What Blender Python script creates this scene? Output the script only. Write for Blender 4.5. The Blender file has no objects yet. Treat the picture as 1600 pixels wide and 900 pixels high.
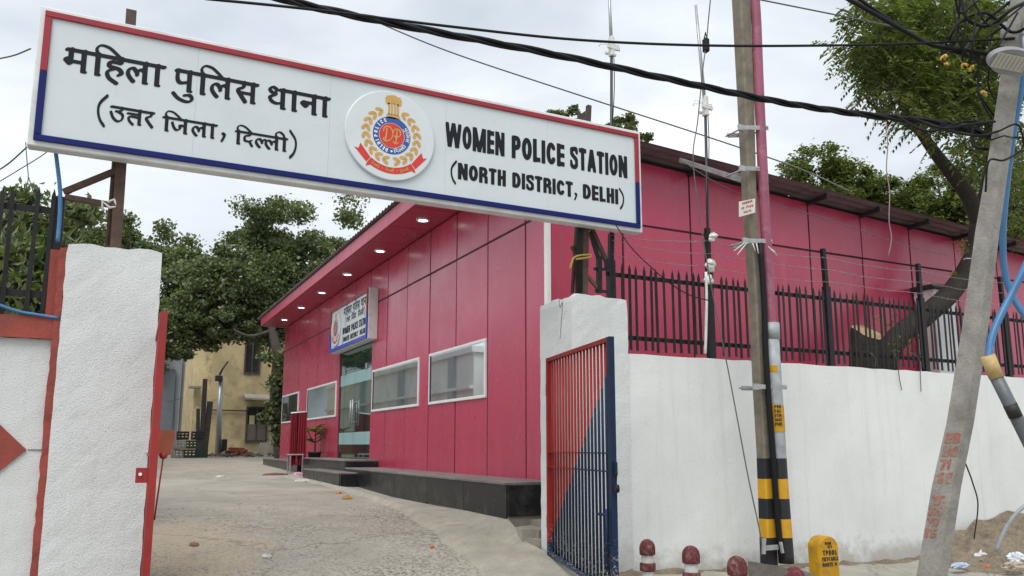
import bpy, math, random
import numpy as np
from math import sin, cos, pi, radians, sqrt, atan2

# ------------------------------------------------------------------ scene, camera, sky, sun, exposure
scene = bpy.context.scene
COL = scene.collection
FPX, PPX, PPY, EYE = 1242.57, 800.0, 499.0, 1.5          # calibrated on the photograph (1600 x 900)
YAW, PIT = radians(26.53), radians(9.0)
cam_d = bpy.data.cameras.new('camera')
cam_d.sensor_width = 36.0
cam_d.lens = FPX / 1600 * 36.0
cam_d.shift_y = (PPY - 450.0) / 1600
cam_d.clip_start, cam_d.clip_end = 0.05, 2000
cam = bpy.data.objects.new('camera', cam_d)
COL.objects.link(cam)
cam.location = (0, 0, EYE)
cam.rotation_euler = (pi / 2 + PIT, 0, -YAW)
scene.camera = cam

SUN_EL, SUN_AZ = radians(58), radians(222)                # azimuth clockwise from +Y
world = bpy.data.worlds.new('World')
scene.world = world
world.use_nodes = True
nt = world.node_tree
nt.nodes.clear()
w_out = nt.nodes.new('ShaderNodeOutputWorld')
w_bg = nt.nodes.new('ShaderNodeBackground')
w_sky = nt.nodes.new('ShaderNodeTexSky')
w_sky.sky_type = 'NISHITA'
w_sky.sun_disc = False
w_sky.sun_elevation = SUN_EL
w_sky.sun_rotation = SUN_AZ
w_tc = nt.nodes.new('ShaderNodeTexCoord')
w_map = nt.nodes.new('ShaderNodeMapping')
w_map.inputs['Scale'].default_value = (1.0, 1.0, 2.6)
w_n = nt.nodes.new('ShaderNodeTexNoise')
w_n.inputs['Scale'].default_value = 1.9
w_n.inputs['Detail'].default_value = 7
w_n.inputs['Roughness'].default_value = 0.5
w_n.inputs['Distortion'].default_value = 0.5
w_r = nt.nodes.new('ShaderNodeValToRGB')
w_r.color_ramp.elements[0].position = 0.36
w_r.color_ramp.elements[0].color = (3.9, 4.3, 4.75, 1)
w_r.color_ramp.elements[1].position = 0.62
w_r.color_ramp.elements[1].color = (6.7, 7.0, 7.2, 1)
w_mix = nt.nodes.new('ShaderNodeMixRGB')
w_mix.inputs['Fac'].default_value = 0.93
w_bg.inputs['Strength'].default_value = 0.1
L = nt.links.new
L(w_tc.outputs['Generated'], w_map.inputs['Vector'])
L(w_map.outputs['Vector'], w_n.inputs['Vector'])
L(w_n.outputs['Fac'], w_r.inputs['Fac'])
L(w_sky.outputs['Color'], w_mix.inputs['Color1'])
L(w_r.outputs['Color'], w_mix.inputs['Color2'])
L(w_mix.outputs['Color'], w_bg.inputs['Color'])
L(w_bg.outputs['Background'], w_out.inputs['Surface'])

sun_d = bpy.data.lights.new('sun', 'SUN')
sun_d.energy = 1.5
sun_d.angle = radians(40)
sun_d.color = (1.0, 0.965, 0.92)
sun = bpy.data.objects.new('sun', sun_d)
COL.objects.link(sun)
sun.rotation_euler = (pi / 2 - SUN_EL, 0, -SUN_AZ + pi)
sun.location = (0, 0, 30)

vs = scene.view_settings
vs.view_transform = 'Standard'
vs.look = 'None'
vs.exposure = 0.74
vs.gamma = 1.0
vs.use_curve_mapping = False
scene.cycles.max_bounces = 6
scene.cycles.transparent_max_bounces = 8

# ------------------------------------------------------------------ helpers: measuring
V = lambda *a: np.array(a, float)
_fw = V(sin(YAW) * cos(PIT), cos(YAW) * cos(PIT), sin(PIT))
_rt = V(cos(YAW), -sin(YAW), 0)
_up = np.cross(_rt, _fw)
_C = V(0, 0, EYE)
def ray(x, y): return _fw + _rt * (x - PPX) / FPX - _up * (y - PPY) / FPX
def onX(x, y, c): d = ray(x, y); return _C + d * (c - _C[0]) / d[0]
def onY(x, y, c): d = ray(x, y); return _C + d * (c - _C[1]) / d[1]
def onZ(x, y, c): d = ray(x, y); return _C + d * (c - _C[2]) / d[2]
def atD(x, y, t): return _C + ray(x, y) * t
R = random.Random(7)

# ------------------------------------------------------------------ helpers: materials
def newmat(name):
    m = bpy.data.materials.new(name)
    m.use_nodes = True
    n = m.node_tree
    b = n.nodes['Principled BSDF']
    return m, n, b
def c4(c): return (c[0], c[1], c[2], 1.0)
def noise(n, scale, detail=4, rough=.55, vec=None, dist=0):
    t = n.nodes.new('ShaderNodeTexNoise')
    t.inputs['Scale'].default_value = scale
    t.inputs['Detail'].default_value = detail
    t.inputs['Roughness'].default_value = rough
    t.inputs['Distortion'].default_value = dist
    if vec is not None: n.links.new(vec, t.inputs['Vector'])
    return t
def ramp(n, fac, stops, interp='LINEAR'):
    r = n.nodes.new('ShaderNodeValToRGB')
    r.color_ramp.interpolation = interp
    e = r.color_ramp.elements
    while len(e) < len(stops): e.new(0.5)
    for el, (p, c) in zip(e, stops):
        el.position = p
        el.color = c4(c) if not isinstance(c, (int, float)) else (c, c, c, 1)
    n.links.new(fac, r.inputs['Fac'])
    return r
def mixc(n, fac, a, b, mode='MIX'):
    m = n.nodes.new('ShaderNodeMixRGB')
    m.blend_type = mode
    if isinstance(fac, (int, float)): m.inputs['Fac'].default_value = fac
    else: n.links.new(fac, m.inputs['Fac'])
    for k, s in (('Color1', a), ('Color2', b)):
        if isinstance(s, tuple): m.inputs[k].default_value = c4(s)
        else: n.links.new(s, m.inputs[k])
    return m.outputs['Color']
def mth(n, op, a, b=None, clamp=False):
    m = n.nodes.new('ShaderNodeMath')
    m.operation = op
    m.use_clamp = clamp
    for i, s in enumerate((a, b)):
        if s is None: continue
        if isinstance(s, (int, float)): m.inputs[i].default_value = s
        else: n.links.new(s, m.inputs[i])
    return m.outputs[0]
def position(n):
    return n.nodes.new('ShaderNodeNewGeometry').outputs['Position']
def sepxyz(n, v):
    s = n.nodes.new('ShaderNodeSeparateXYZ')
    n.links.new(v, s.inputs[0])
    return s.outputs
def bumpn(n, b, height, strength, dist=0.01):
    bu = n.nodes.new('ShaderNodeBump')
    bu.inputs['Strength'].default_value = strength
    bu.inputs['Distance'].default_value = dist
    n.links.new(height, bu.inputs['Height'])
    n.links.new(bu.outputs['Normal'], b.inputs['Normal'])
def M(name, col, rough=.6, var=.18, scale=3.0, fine=40.0, bump=0.0, bscale=60.0, bdist=.01, metal=0.0,
      spec=.5, coat=0.0, dirt=None, dirt_amt=.0, dirt_scale=2.0):
    """procedural paint/stone/metal: colour drifts on two scales, optional dirt blotches and relief"""
    m, n, b = newmat(name)
    p = position(n)
    n1 = noise(n, scale, 5, .6, p)
    n2 = noise(n, fine, 3, .6, p)
    lo = tuple(max(0, c * (1 - var)) for c in col)
    hi = tuple(min(1, c * (1 + var)) for c in col)
    a = ramp(n, n1.outputs['Fac'], [(.3, lo), (.7, hi)]).outputs['Color']
    f2 = ramp(n, n2.outputs['Fac'], [(.3, 1 - var * .7), (.7, 1 + 0 * var)]).outputs['Color']
    c = mixc(n, 1.0, a, f2, 'MULTIPLY')
    if dirt is not None:
        nd = noise(n, dirt_scale, 7, .65, p, .6)
        fd = ramp(n, nd.outputs['Fac'], [(.5, 0.0), (.72, dirt_amt)]).outputs['Color']
        c = mixc(n, fd, c, dirt)
    n.links.new(c, b.inputs['Base Color'])
    rr = ramp(n, n1.outputs['Fac'], [(.3, max(.02, rough * .85)), (.7, min(1, rough * 1.15))])
    n.links.new(rr.outputs['Color'], b.inputs['Roughness'])
    b.inputs['Metallic'].default_value = metal
    b.inputs['Specular IOR Level'].default_value = spec
    b.inputs['Coat Weight'].default_value = coat
    if bump:
        nb = noise(n, bscale, 4, .6, p)
        bumpn(n, b, nb.outputs['Fac'], bump, bdist)
    return m
def wallmat(name, col, bump, bscale, base_dirt, streak=.25, dirt_z0=0.0, dirt_h=.5, grime=(.38, .36, .32), bdist=.02, pitf=.6):
    """painted plaster: stipple relief, faint vertical rain streaks, splash dirt with a ragged edge at the foot"""
    m, n, b = newmat(name)
    p = position(n)
    s = sepxyz(n, p)
    big = noise(n, .9, 6, .6, p, .4)
    fine = noise(n, bscale, 3, .62, p)
    mp = n.nodes.new('ShaderNodeMapping')
    mp.inputs['Scale'].default_value = (5.5, 5.5, .22)
    n.links.new(p, mp.inputs['Vector'])
    st = noise(n, 1.6, 6, .65, mp.outputs['Vector'])
    lo = tuple(c * .88 for c in col)
    c = ramp(n, big.outputs['Fac'], [(.3, lo), (.66, col)]).outputs['Color']
    fs = ramp(n, st.outputs['Fac'], [(.54, 0.0), (.8, streak)]).outputs['Color']
    c = mixc(n, fs, c, grime)
    pit = ramp(n, fine.outputs['Fac'], [(.28, .66), (.46, 1.0)]).outputs['Color']
    c = mixc(n, pitf, c, pit, 'MULTIPLY')
    dn = noise(n, 5, 7, .7, p)
    h = mth(n, 'SUBTRACT', s[2], dirt_z0)
    h = mth(n, 'DIVIDE', h, dirt_h)
    h = mth(n, 'ADD', h, mth(n, 'MULTIPLY', mth(n, 'SUBTRACT', dn.outputs['Fac'], .5), 2.2))
    fd = ramp(n, h, [(.15, base_dirt), (.85, 0.0)]).outputs['Color']
    c = mixc(n, fd, c, grime)
    sp = noise(n, 13, 2, .5, p)
    fsp = ramp(n, sp.outputs['Fac'], [(.77, 0.0), (.80, .45)]).outputs['Color']
    c = mixc(n, fsp, c, grime)
    n.links.new(c, b.inputs['Base Color'])
    b.inputs['Roughness'].default_value = .85
    b.inputs['Specular IOR Level'].default_value = .25
    bumpn(n, b, fine.outputs['Fac'], bump, bdist)
    return m
def zband(name, stops, base, rough=.6, wob=.004):
    """paint bands by height: stops = [(z, colour), ...] from the ground up, above the last the base colour"""
    m, n, b = newmat(name)
    p = position(n)
    s = sepxyz(n, p)
    w = noise(n, 30, 4, .6, p)
    z = mth(n, 'ADD', s[2], mth(n, 'MULTIPLY', mth(n, 'SUBTRACT', w.outputs['Fac'], .5), wob * 2))
    n1 = noise(n, 9, 6, .65, p)
    base_c = ramp(n, n1.outputs['Fac'], [(.3, tuple(c * .7 for c in base)), (.7, base)]).outputs['Color']
    c = base_c
    for zt, colr in sorted(stops, key=lambda q: -q[0]):
        f = mth(n, 'LESS_THAN', z, zt)
        c = mixc(n, f, c, base_c if colr is None else colr)
    chip = noise(n, 22, 6, .7, p)
    fc = ramp(n, chip.outputs['Fac'], [(.66, 0.0), (.72, .5)]).outputs['Color']
    c = mixc(n, fc, c, tuple(x * .8 for x in base))
    v = ramp(n, n1.outputs['Fac'], [(.25, .78), (.7, 1.0)]).outputs['Color']
    c = mixc(n, 1.0, c, v, 'MULTIPLY')
    n.links.new(c, b.inputs['Base Color'])
    b.inputs['Roughness'].default_value = rough
    bumpn(n, b, noise(n, 90, 4, .6, p).outputs['Fac'], .25, .01)
    return m
def leafmat(name, cols, trans=.3):
    m, n, b = newmat(name)
    g = n.nodes.new('ShaderNodeNewGeometry')
    r = ramp(n, g.outputs['Random Per Island'], [(i / (len(cols) - 1), c) for i, c in enumerate(cols)])
    n.links.new(r.outputs['Color'], b.inputs['Base Color'])
    b.inputs['Roughness'].default_value = .38
    b.inputs['Specular IOR Level'].default_value = .6
    tr = n.nodes.new('ShaderNodeBsdfTranslucent')
    tc = mixc(n, 1.0, r.outputs['Color'], (1.0, 1.15, .5), 'MULTIPLY')
    n.links.new(tc, tr.inputs['Color'])
    mx = n.nodes.new('ShaderNodeMixShader')
    mx.inputs['Fac'].default_value = trans
    n.links.new(b.outputs['BSDF'], mx.inputs[1])
    n.links.new(tr.outputs['BSDF'], mx.inputs[2])
    n.links.new(mx.outputs['Shader'], n.nodes['Material Output'].inputs['Surface'])
    return m

# ------------------------------------------------------------------ helpers: meshes
WL = {}                                                  # world location of each built object (no rotations are used)
def basis(d):
    d = d / np.linalg.norm(d)
    a = V(0, 0, 1) if abs(d[2]) < .9 else V(1, 0, 0)
    u = np.cross(a, d); u /= np.linalg.norm(u)
    return u, np.cross(d, u), d
class MB:
    def __init__(s): s.v = []; s.f = []; s.sm = []
    def add(s, vs_, fs, smooth=False):
        k = len(s.v)
        s.v.extend([tuple(map(float, p)) for p in vs_])
        s.f.extend([tuple(i + k for i in f) for f in fs])
        s.sm.extend([smooth] * len(fs))
        return s
    def box(s, x0, x1, y0, y1, z0, z1):
        vs_ = [(x, y, z) for z in (z0, z1) for y in (y0, y1) for x in (x0, x1)]
        return s.add(vs_, [(0, 2, 3, 1), (4, 5, 7, 6), (0, 1, 5, 4), (2, 6, 7, 3), (0, 4, 6, 2), (1, 3, 7, 5)])
    def obox(s, c, ax, ay, az):
        """oriented box: centre and three half-axis vectors"""
        c, ax, ay, az = map(lambda q: np.array(q, float), (c, ax, ay, az))
        vs_ = [c + ax * i + ay * j + az * k for k in (-1, 1) for j in (-1, 1) for i in (-1, 1)]
        return s.add(vs_, [(0, 2, 3, 1), (4, 5, 7, 6), (0, 1, 5, 4), (2, 6, 7, 3), (0, 4, 6, 2), (1, 3, 7, 5)])
    def cbox(s, x0, x1, y0, y1, z0, z1, c=.01):
        """box with chamfered edges"""
        X, Y, Z = (x0, x1), (y0, y1), (z0, z1)
        vs_, idx = [], {}
        for i in (0, 1):
            for j in (0, 1):
                for k in (0, 1):
                    sx, sy, sz = (1 - 2 * i) * c, (1 - 2 * j) * c, (1 - 2 * k) * c
                    for a, q in (('x', (X[i], Y[j] + sy, Z[k] + sz)), ('y', (X[i] + sx, Y[j], Z[k] + sz)), ('z', (X[i] + sx, Y[j] + sy, Z[k]))):
                        idx[(a, i, j, k)] = len(vs_); vs_.append(q)
        g = idx
        fs = []
        for i in (0, 1):
            q = [g[('x', i, 0, 0)], g[('x', i, 1, 0)], g[('x', i, 1, 1)], g[('x', i, 0, 1)]]; fs.append(q if i else q[::-1])
            q = [g[('y', 0, i, 0)], g[('y', 1, i, 0)], g[('y', 1, i, 1)], g[('y', 0, i, 1)]]; fs.append(q[::-1] if i else q)
            q = [g[('z', 0, 0, i)], g[('z', 1, 0, i)], g[('z', 1, 1, i)], g[('z', 0, 1, i)]]; fs.append(q if i else q[::-1])
        for a in (0, 1):
            for b in (0, 1):
                fs.append([g[('x', a, b, 0)], g[('x', a, b, 1)], g[('y', a, b, 1)], g[('y', a, b, 0)]])
                fs.append([g[('x', a, 0, b)], g[('x', a, 1, b)], g[('z', a, 1, b)], g[('z', a, 0, b)]])
                fs.append([g[('y', 0, a, b)], g[('y', 1, a, b)], g[('z', 1, a, b)], g[('z', 0, a, b)]])
                for k in (0, 1): fs.append([g[('x', a, b, k)], g[('y', a, b, k)], g[('z', a, b, k)]])
        return s.add(vs_, fs)
    def bar(s, a, b, w, h=None, upv=None):
        """rectangular bar from a to b"""
        a, b = np.array(a, float), np.array(b, float)
        h = w if h is None else h
        u, v, d = basis(b - a)
        if upv is not None:
            v = np.array(upv, float); v = v - d * (v @ d); v /= np.linalg.norm(v); u = np.cross(v, d)
        return s.obox((a + b) / 2, u * w / 2, v * h / 2, (b - a) / 2)
    def tube(s, pts, r, n=8, caps=True, smooth=True):
        pts = [np.array(p, float) for p in pts]
        rs = r if isinstance(r, (list, tuple, np.ndarray)) else [r] * len(pts)
        vs_, fs = [], []
        u = None
        for i, p in enumerate(pts):
            d = pts[min(i + 1, len(pts) - 1)] - pts[max(i - 1, 0)]
            d = d / (np.linalg.norm(d) + 1e-9)
            if u is None: u = basis(d)[0]
            u = u - d * (u @ d); u = u / (np.linalg.norm(u) + 1e-9)
            w = np.cross(d, u)
            for k in range(n):
                t = 2 * pi * k / n
                vs_.append(p + rs[i] * (u * cos(t) + w * sin(t)))
        for i in range(len(pts) - 1):
            for k in range(n):
                a, b = i * n + k, i * n + (k + 1) % n
                fs.append((a, b, b + n, a + n))
        k0 = len(s.v)
        s.add(vs_, fs, smooth)
        if caps:
            s.f.append(tuple(k0 + k for k in reversed(range(n)))); s.sm.append(False)
            s.f.append(tuple(k0 + (len(pts) - 1) * n + k for k in range(n))); s.sm.append(False)
        return s
    def lathe(s, c, prof, n=20):
        """profile [(r, z)] turned about the vertical through c"""
        vs_, fs = [], []
        for r, z in prof:
            for k in range(n):
                t = 2 * pi * k / n
                vs_.append((c[0] + r * cos(t), c[1] + r * sin(t), c[2] + z))
        for i in range(len(prof) - 1):
            for k in range(n):
                a, b = i * n + k, i * n + (k + 1) % n
                fs.append((a, b, b + n, a + n))
        return s.add(vs_, fs, True)
    def prism(s, poly, ext):
        """planar polygon (3-D points) extruded by the vector ext"""
        poly = [np.array(p, float) for p in poly]
        n = len(poly)
        vs_ = poly + [p + np.array(ext, float) for p in poly]
        fs = [tuple(range(n)), tuple(reversed(range(n, 2 * n)))] + [(i, i + n, (i + 1) % n + n, (i + 1) % n) for i in range(n)]
        return s.add(vs_, fs)
    def mesh(s, name, off=(0, 0, 0), mat=None):
        m = bpy.data.meshes.new(name)
        o = off
        m.from_pydata([(p[0] - o[0], p[1] - o[1], p[2] - o[2]) for p in s.v], [], s.f)
        m.polygons.foreach_set('use_smooth', s.sm)
        if mat is not None: m.materials.append(mat)
        m.validate(); m.update()
        return m
    def build(s, name, mat, parent=None, origin=None, fix=False):
        if parent is not None: off = WL[parent.name]
        elif origin is not None: off = origin
        else:
            a = np.array(s.v); off = ((a[:, 0].min() + a[:, 0].max()) / 2, (a[:, 1].min() + a[:, 1].max()) / 2, a[:, 2].min())
        m = s.mesh(name, off, mat)
        if fix:
            import bmesh
            bm = bmesh.new(); bm.from_mesh(m); bmesh.ops.recalc_face_normals(bm, faces=bm.faces); bm.to_mesh(m); bm.free()
        return link(name, m, parent, off)
def link(name, data, parent=None, loc=(0, 0, 0)):
    """link an object; loc is a world location"""
    o = bpy.data.objects.new(name, data)
    COL.objects.link(o)
    if parent is not None:
        o.parent = parent
        pl = WL[parent.name]
        o.location = (loc[0] - pl[0], loc[1] - pl[1], loc[2] - pl[2])
    else: o.location = loc
    WL[o.name] = tuple(map(float, loc))
    return o
def tag(o, label, cat=None, group=None, kind=None):
    o['label'] = label
    if cat: o['category'] = cat
    if group: o['group'] = group
    if kind: o['kind'] = kind
    return o
def thing(name, loc, label, cat, group=None):
    return tag(link(name, None, None, tuple(map(float, loc))), label, cat, group)
def structure(o, label=None):
    o['kind'] = 'structure'
    if label: o['label'] = label
    return o
def spline(pts, n=8):
    """Catmull-Rom through the points (any dimension)"""
    P = [np.array(p, float) for p in pts]
    if len(P) < 3: return [P[0] + (P[1] - P[0]) * t / n for t in range(n + 1)]
    P = [2 * P[0] - P[1]] + P + [2 * P[-1] - P[-2]]
    out = []
    for i in range(1, len(P) - 2):
        a, b, c, d = P[i - 1:i + 3]
        for k in range(n):
            t = k / n
            out.append(.5 * (2 * b + (c - a) * t + (2 * a - 5 * b + 4 * c - d) * t * t + (3 * b - a - 3 * c + d) * t ** 3))
    out.append(P[-2])
    return out

def crumple(c, rx, ry, rz, seed, n=11):
    rn = random.Random(seed); vs_ = []; m = 2 * n
    for i in range(n + 1):
        ph = pi * i / n
        for k in range(m):
            t = 2 * pi * k / m; s = rn.uniform(.72, 1.12)
            vs_.append((c[0] + rx * s * sin(ph) * cos(t), c[1] + ry * s * sin(ph) * sin(t), max(c[2] - .02, c[2] + rz * s * cos(ph))))
    return MB().add(vs_, [(i * m + k, (i + 1) * m + k, (i + 1) * m + (k + 1) % m, i * m + (k + 1) % m) for i in range(n) for k in range(m)])

# ------------------------------------------------------------------ helpers: lettering cut out as flat meshes
def seg_dist(PX, PY, a, b):
    ax, ay = a; bx, by = b
    dx, dy = bx - ax, by - ay
    t = np.clip(((PX - ax) * dx + (PY - ay) * dy) / (dx * dx + dy * dy + 1e-12), 0, 1)
    return np.hypot(PX - ax - t * dx, PY - ay - t * dy)
def contour(F, xs, ys):
    """cells where F < 0 as polygons, full cells merged along rows"""
    vs_, fs = [], []
    ny, nx = F.shape
    def vid(p): vs_.append(p); return len(vs_) - 1
    ins = F < 0
    for j in range(ny - 1):
        i = 0
        while i < nx - 1:
            q = ins[j, i], ins[j, i + 1], ins[j + 1, i + 1], ins[j + 1, i]
            k = sum(map(int, q))
            if k == 4:
                i2 = i
                while i2 < nx - 1 and ins[j, i2] and ins[j, i2 + 1] and ins[j + 1, i2] and ins[j + 1, i2 + 1]: i2 += 1
                fs.append([vid((xs[i], ys[j])), vid((xs[i2], ys[j])), vid((xs[i2], ys[j + 1])), vid((xs[i], ys[j + 1]))])
                i = i2
                continue
            if k:
                cs = [(xs[i], ys[j], F[j, i]), (xs[i + 1], ys[j], F[j, i + 1]), (xs[i + 1], ys[j + 1], F[j + 1, i + 1]), (xs[i], ys[j + 1], F[j + 1, i])]
                poly = []
                for a in range(4):
                    p, r = cs[a], cs[(a + 1) % 4]
                    if p[2] < 0: poly.append((p[0], p[1]))
                    if (p[2] < 0) != (r[2] < 0):
                        t = p[2] / (p[2] - r[2])
                        poly.append((p[0] + (r[0] - p[0]) * t, p[1] + (r[1] - p[1]) * t))
                if len(poly) > 2: fs.append([vid(p) for p in poly])
            i += 1
    return vs_, fs
def ink(strokes, cell, ang=radians(45), ratio=.55, clip=None):
    """strokes: list of (points, width); drawn with an elliptic nib (major axis at ang, minor = ratio); returns 2-D verts, faces"""
    pts = np.concatenate([np.array(s[0], float) for s in strokes])
    wm = max(s[1] for s in strokes)
    x0, y0 = pts.min(0) - wm; x1, y1 = pts.max(0) + wm
    xs = np.arange(x0, x1 + cell, cell); ys = np.arange(y0, y1 + cell, cell)
    X, Y = np.meshgrid(xs, ys)
    ca, sa = cos(ang), sin(ang)
    tr = lambda x, y: (x * ca + y * sa, (-x * sa + y * ca) / ratio)
    U, W = tr(X, Y)
    F = np.full(X.shape, 1e3)
    for p, w in strokes:
        for a, b in zip(p[:-1], p[1:]):
            F = np.minimum(F, seg_dist(U, W, tr(*a), tr(*b)) - w / 2)
    if clip is not None:
        cx0, cy0, cx1, cy1 = clip
        F = np.maximum(F, np.maximum(np.maximum(cx0 - X, X - cx1), np.maximum(cy0 - Y, Y - cy1)))
    return contour(F, xs, ys)
class Deck:
    """collects 2-D shapes and lays them on a plane: origin + u*ux + v*vy + normal*lift"""
    def __init__(s): s.v = []; s.f = []
    def put(s, vf, dx=0, dy=0, sx=1, sy=1, rot=0):
        k = len(s.v)
        c, n = cos(rot), sin(rot)
        for x, y in vf[0]:
            x, y = x * sx, y * sy
            s.v.append((dx + x * c - y * n, dy + x * n + y * c))
        s.f.extend([[i + k for i in f] for f in vf[1]])
        return s
    def poly(s, pts):
        k = len(s.v); s.v.extend([tuple(p) for p in pts]); s.f.append(list(range(k, k + len(pts)))); return s
    def ring(s, cx, cy, r0, r1, n=48, a0=0, a1=2 * pi):
        k = len(s.v)
        for i in range(n + 1):
            t = a0 + (a1 - a0) * i / n
            s.v.append((cx + r0 * cos(t), cy + r0 * sin(t))); s.v.append((cx + r1 * cos(t), cy + r1 * sin(t)))
        s.f.extend([[k + 2 * i, k + 2 * i + 1, k + 2 * i + 3, k + 2 * i + 2] for i in range(n)])
        return s
    def disc(s, cx, cy, rx, ry=None, n=40):
        ry = ry or rx
        return s.poly([(cx + rx * cos(2 * pi * i / n), cy + ry * sin(2 * pi * i / n)) for i in range(n)])
    def build(s, name, mat, parent, o, ux, vy, lift):
        o, ux, vy = np.array(o, float), np.array(ux, float), np.array(vy, float)
        nn = np.cross(ux, vy)
        mb = MB()
        mb.add([o + ux * a + vy * b + nn * lift for a, b in s.v], s.f)
        return mb.build(name, mat, parent)
HW = .238                                                # pen width of the Devanagari letters
def hs(*p, n=6, w=HW): return (spline(p, n), w)
def stem(x, y0=0.0, y1=.95, foot=True):
    q = [([(x, y1), (x, y0 + .09)], HW)]
    if foot: q.append(([(x - .02, y0 + .07), (x + .09, y0 + .05)], HW * .62))
    return q
def head(a, b): return [([(a + .07, .92), (b - .07, .92)], HW * .92)]
def g_ma(x): return stem(x + .66) + stem(x + .21, .45, .95, False) + [hs((x + .06, .5), (x + .2, .36), n=2, w=0.281), hs((x + .2, .44), (x + .62, .44), n=2, w=0.199)]
def g_i(x, span=.78): return stem(x) + [hs((x + .0, .95), (x - .07, 1.17), (x + .07, 1.36), (x + span * .45, 1.33), (x + span * .75, 1.16), (x + span, .98), w=0.146)]
def g_ha(x): return [hs((x + .53, .95), (x + .53, .74), n=2), hs((x + .5, .74), (x + .14, .71), (x + .13, .53), (x + .45, .47), (x + .58, .3), (x + .47, .2), w=0.199),
                     hs((x + .32, .45), (x + .07, .28), (x + .13, .02), (x + .42, -.18), w=0.188)]
def g_la_body(x, s): return [hs((s, .56), (s - .16, .62), (s - .27, .5), (s - .28, .36), w=0.193), hs((s - .29, .46), (s - .42, .63), (s - .58, .55), (s - .62, .36), (s - .52, .17), (s - .4, .04), w=0.193)]
def g_la(s): return stem(s) + g_la_body(0, s)
def g_pa(x, s): return stem(s) + [hs((x + .13, .95), (x + .12, .55), (x + .24, .38), (s - .02, .47), w=0.199)]
def g_u(s): return [hs((s - .6, -.12), (s - .38, -.34), (s - .05, -.43), (s + .14, -.3), (s + .06, -.12), (s - .16, -.16), w=0.176)]
def g_ra(x): return [hs((x + .36, .95), (x + .36, .72), (x + .1, .56), (x + .24, .3), (x + .46, .02), w=0.205)]
def g_sa(x, s): return stem(s) + [hs((x + .31, .95), (x + .3, .72), (x + .08, .57), (x + .2, .33), (x + .4, .04), w=0.205), hs((x + .2, .45), (s, .45), n=2, w=0.188)]
def g_tha(x, s): return stem(s) + [hs((x + .3, .76), (x + .35, .9), (x + .2, 1.0), (x + .07, .88), (x + .17, .74), (x + .33, .68), (x + .18, .57), (x + .08, .52), (x + .16, .33), (x + .36, .25), (s, .33), w=0.176)]
def g_na(x, s): return stem(s) + [hs((x + .1, .56), (s, .56), n=2, w=0.199), hs((x + .1, .54), (x + .24, .4), n=2, w=0.293)]
def g_uu(x): return [hs((x + .63, .95), (x + .63, .76), (x + .45, .68), (x + .33, .67), w=0.193), hs((x + .45, .66), (x + .7, .5), (x + .67, .2), (x + .45, .06), (x + .2, .24), (x + .05, .6), w=0.188)]
def g_tta(x, s): return stem(s) + [hs((x + .06, .67), (s, .67), n=2, w=0.188), hs((s, .47), (x + .3, .5), (x + .12, .42), (x + .18, .2), (x + .38, .0), w=0.176)]
def g_ja(x, s): return stem(s) + [hs((s, .52), (x + .44, .54), (x + .46, .34), (x + .28, .2), (x + .12, .36), (x + .02, .66), w=0.188)]
def g_da(x): return [hs((x + .4, .95), (x + .38, .76), (x + .12, .66), (x + .12, .36), (x + .36, .33), (x + .48, .42), w=0.188), hs((x + .38, .36), (x + .44, .2), (x + .54, .02), w=0.176)]
def g_ii(s): return stem(s) + [hs((s, .95), (s - .08, 1.2), (s - .3, 1.36), (s - .5, 1.22), (s - .5, .98), w=0.164)]
HINDI = {
    'mahila': (3.65, head(0, 3.65) + g_ma(0) + g_i(1.15) + g_ha(1.45) + g_la(2.87) + stem(3.33)),
    'pulis': (3.38, head(0, 3.38) + g_pa(0, .58) + g_u(.58) + g_i(1.1, .75) + g_la(2.09) + g_sa(2.44, 3.13)),
    'thana': (2.57, head(.42, 2.57) + g_tha(0, .6) + stem(1.06) + g_na(1.32, 1.88) + stem(2.33)),
    'uttar': (2.5, head(0, 2.5) + g_uu(0) + g_tta(.92, 1.64) + g_ra(1.92)),
    'zila': (3.06, head(0, 3.06) + g_i(.24, .75) + g_ja(.52, 1.26) + g_la(2.3) + stem(2.77)),
    'dilli': (3.07, head(0, 3.07) + g_i(.2, .72) + g_da(.46) + g_la_body(0, 1.84) + g_la(2.4) + g_ii(2.86)),
}
_hc = {}
def hindi(deck, word, u0, u1, top, H):
    if word not in _hc: _hc[word] = ink(HINDI[word][1], .033)
    deck.put(_hc[word], u0, top - H, (u1 - u0) / HINDI[word][0], H)
def paren(deck, u, v0, v1, flip, w=.05):
    h = v1 - v0
    b = .14 * h * (1 if not flip else -1) * 1.6
    deck.put(ink([(spline([(b * .5, h), (-b * .35, h * .72), (-b * .5, h * .45), (-b * .2, h * .18), (b * .35, 0)], 5), w)], h / 26, radians(90), .6), u, v0)
def comma(deck, u, v, s): deck.put(ink([(spline([(0, .28 * s), (.1 * s, .18 * s), (-.02 * s, -.16 * s)], 4), .2 * s)], s / 22), u, v)
def arc(cx, cy, rx, ry, a0, a1, n=14): return [(cx + rx * cos(radians(a0 + (a1 - a0) * i / n)), cy + ry * sin(radians(a0 + (a1 - a0) * i / n))) for i in range(n + 1)]
T_ = .242                                                 # stem thickness of the capitals, height 1
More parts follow.
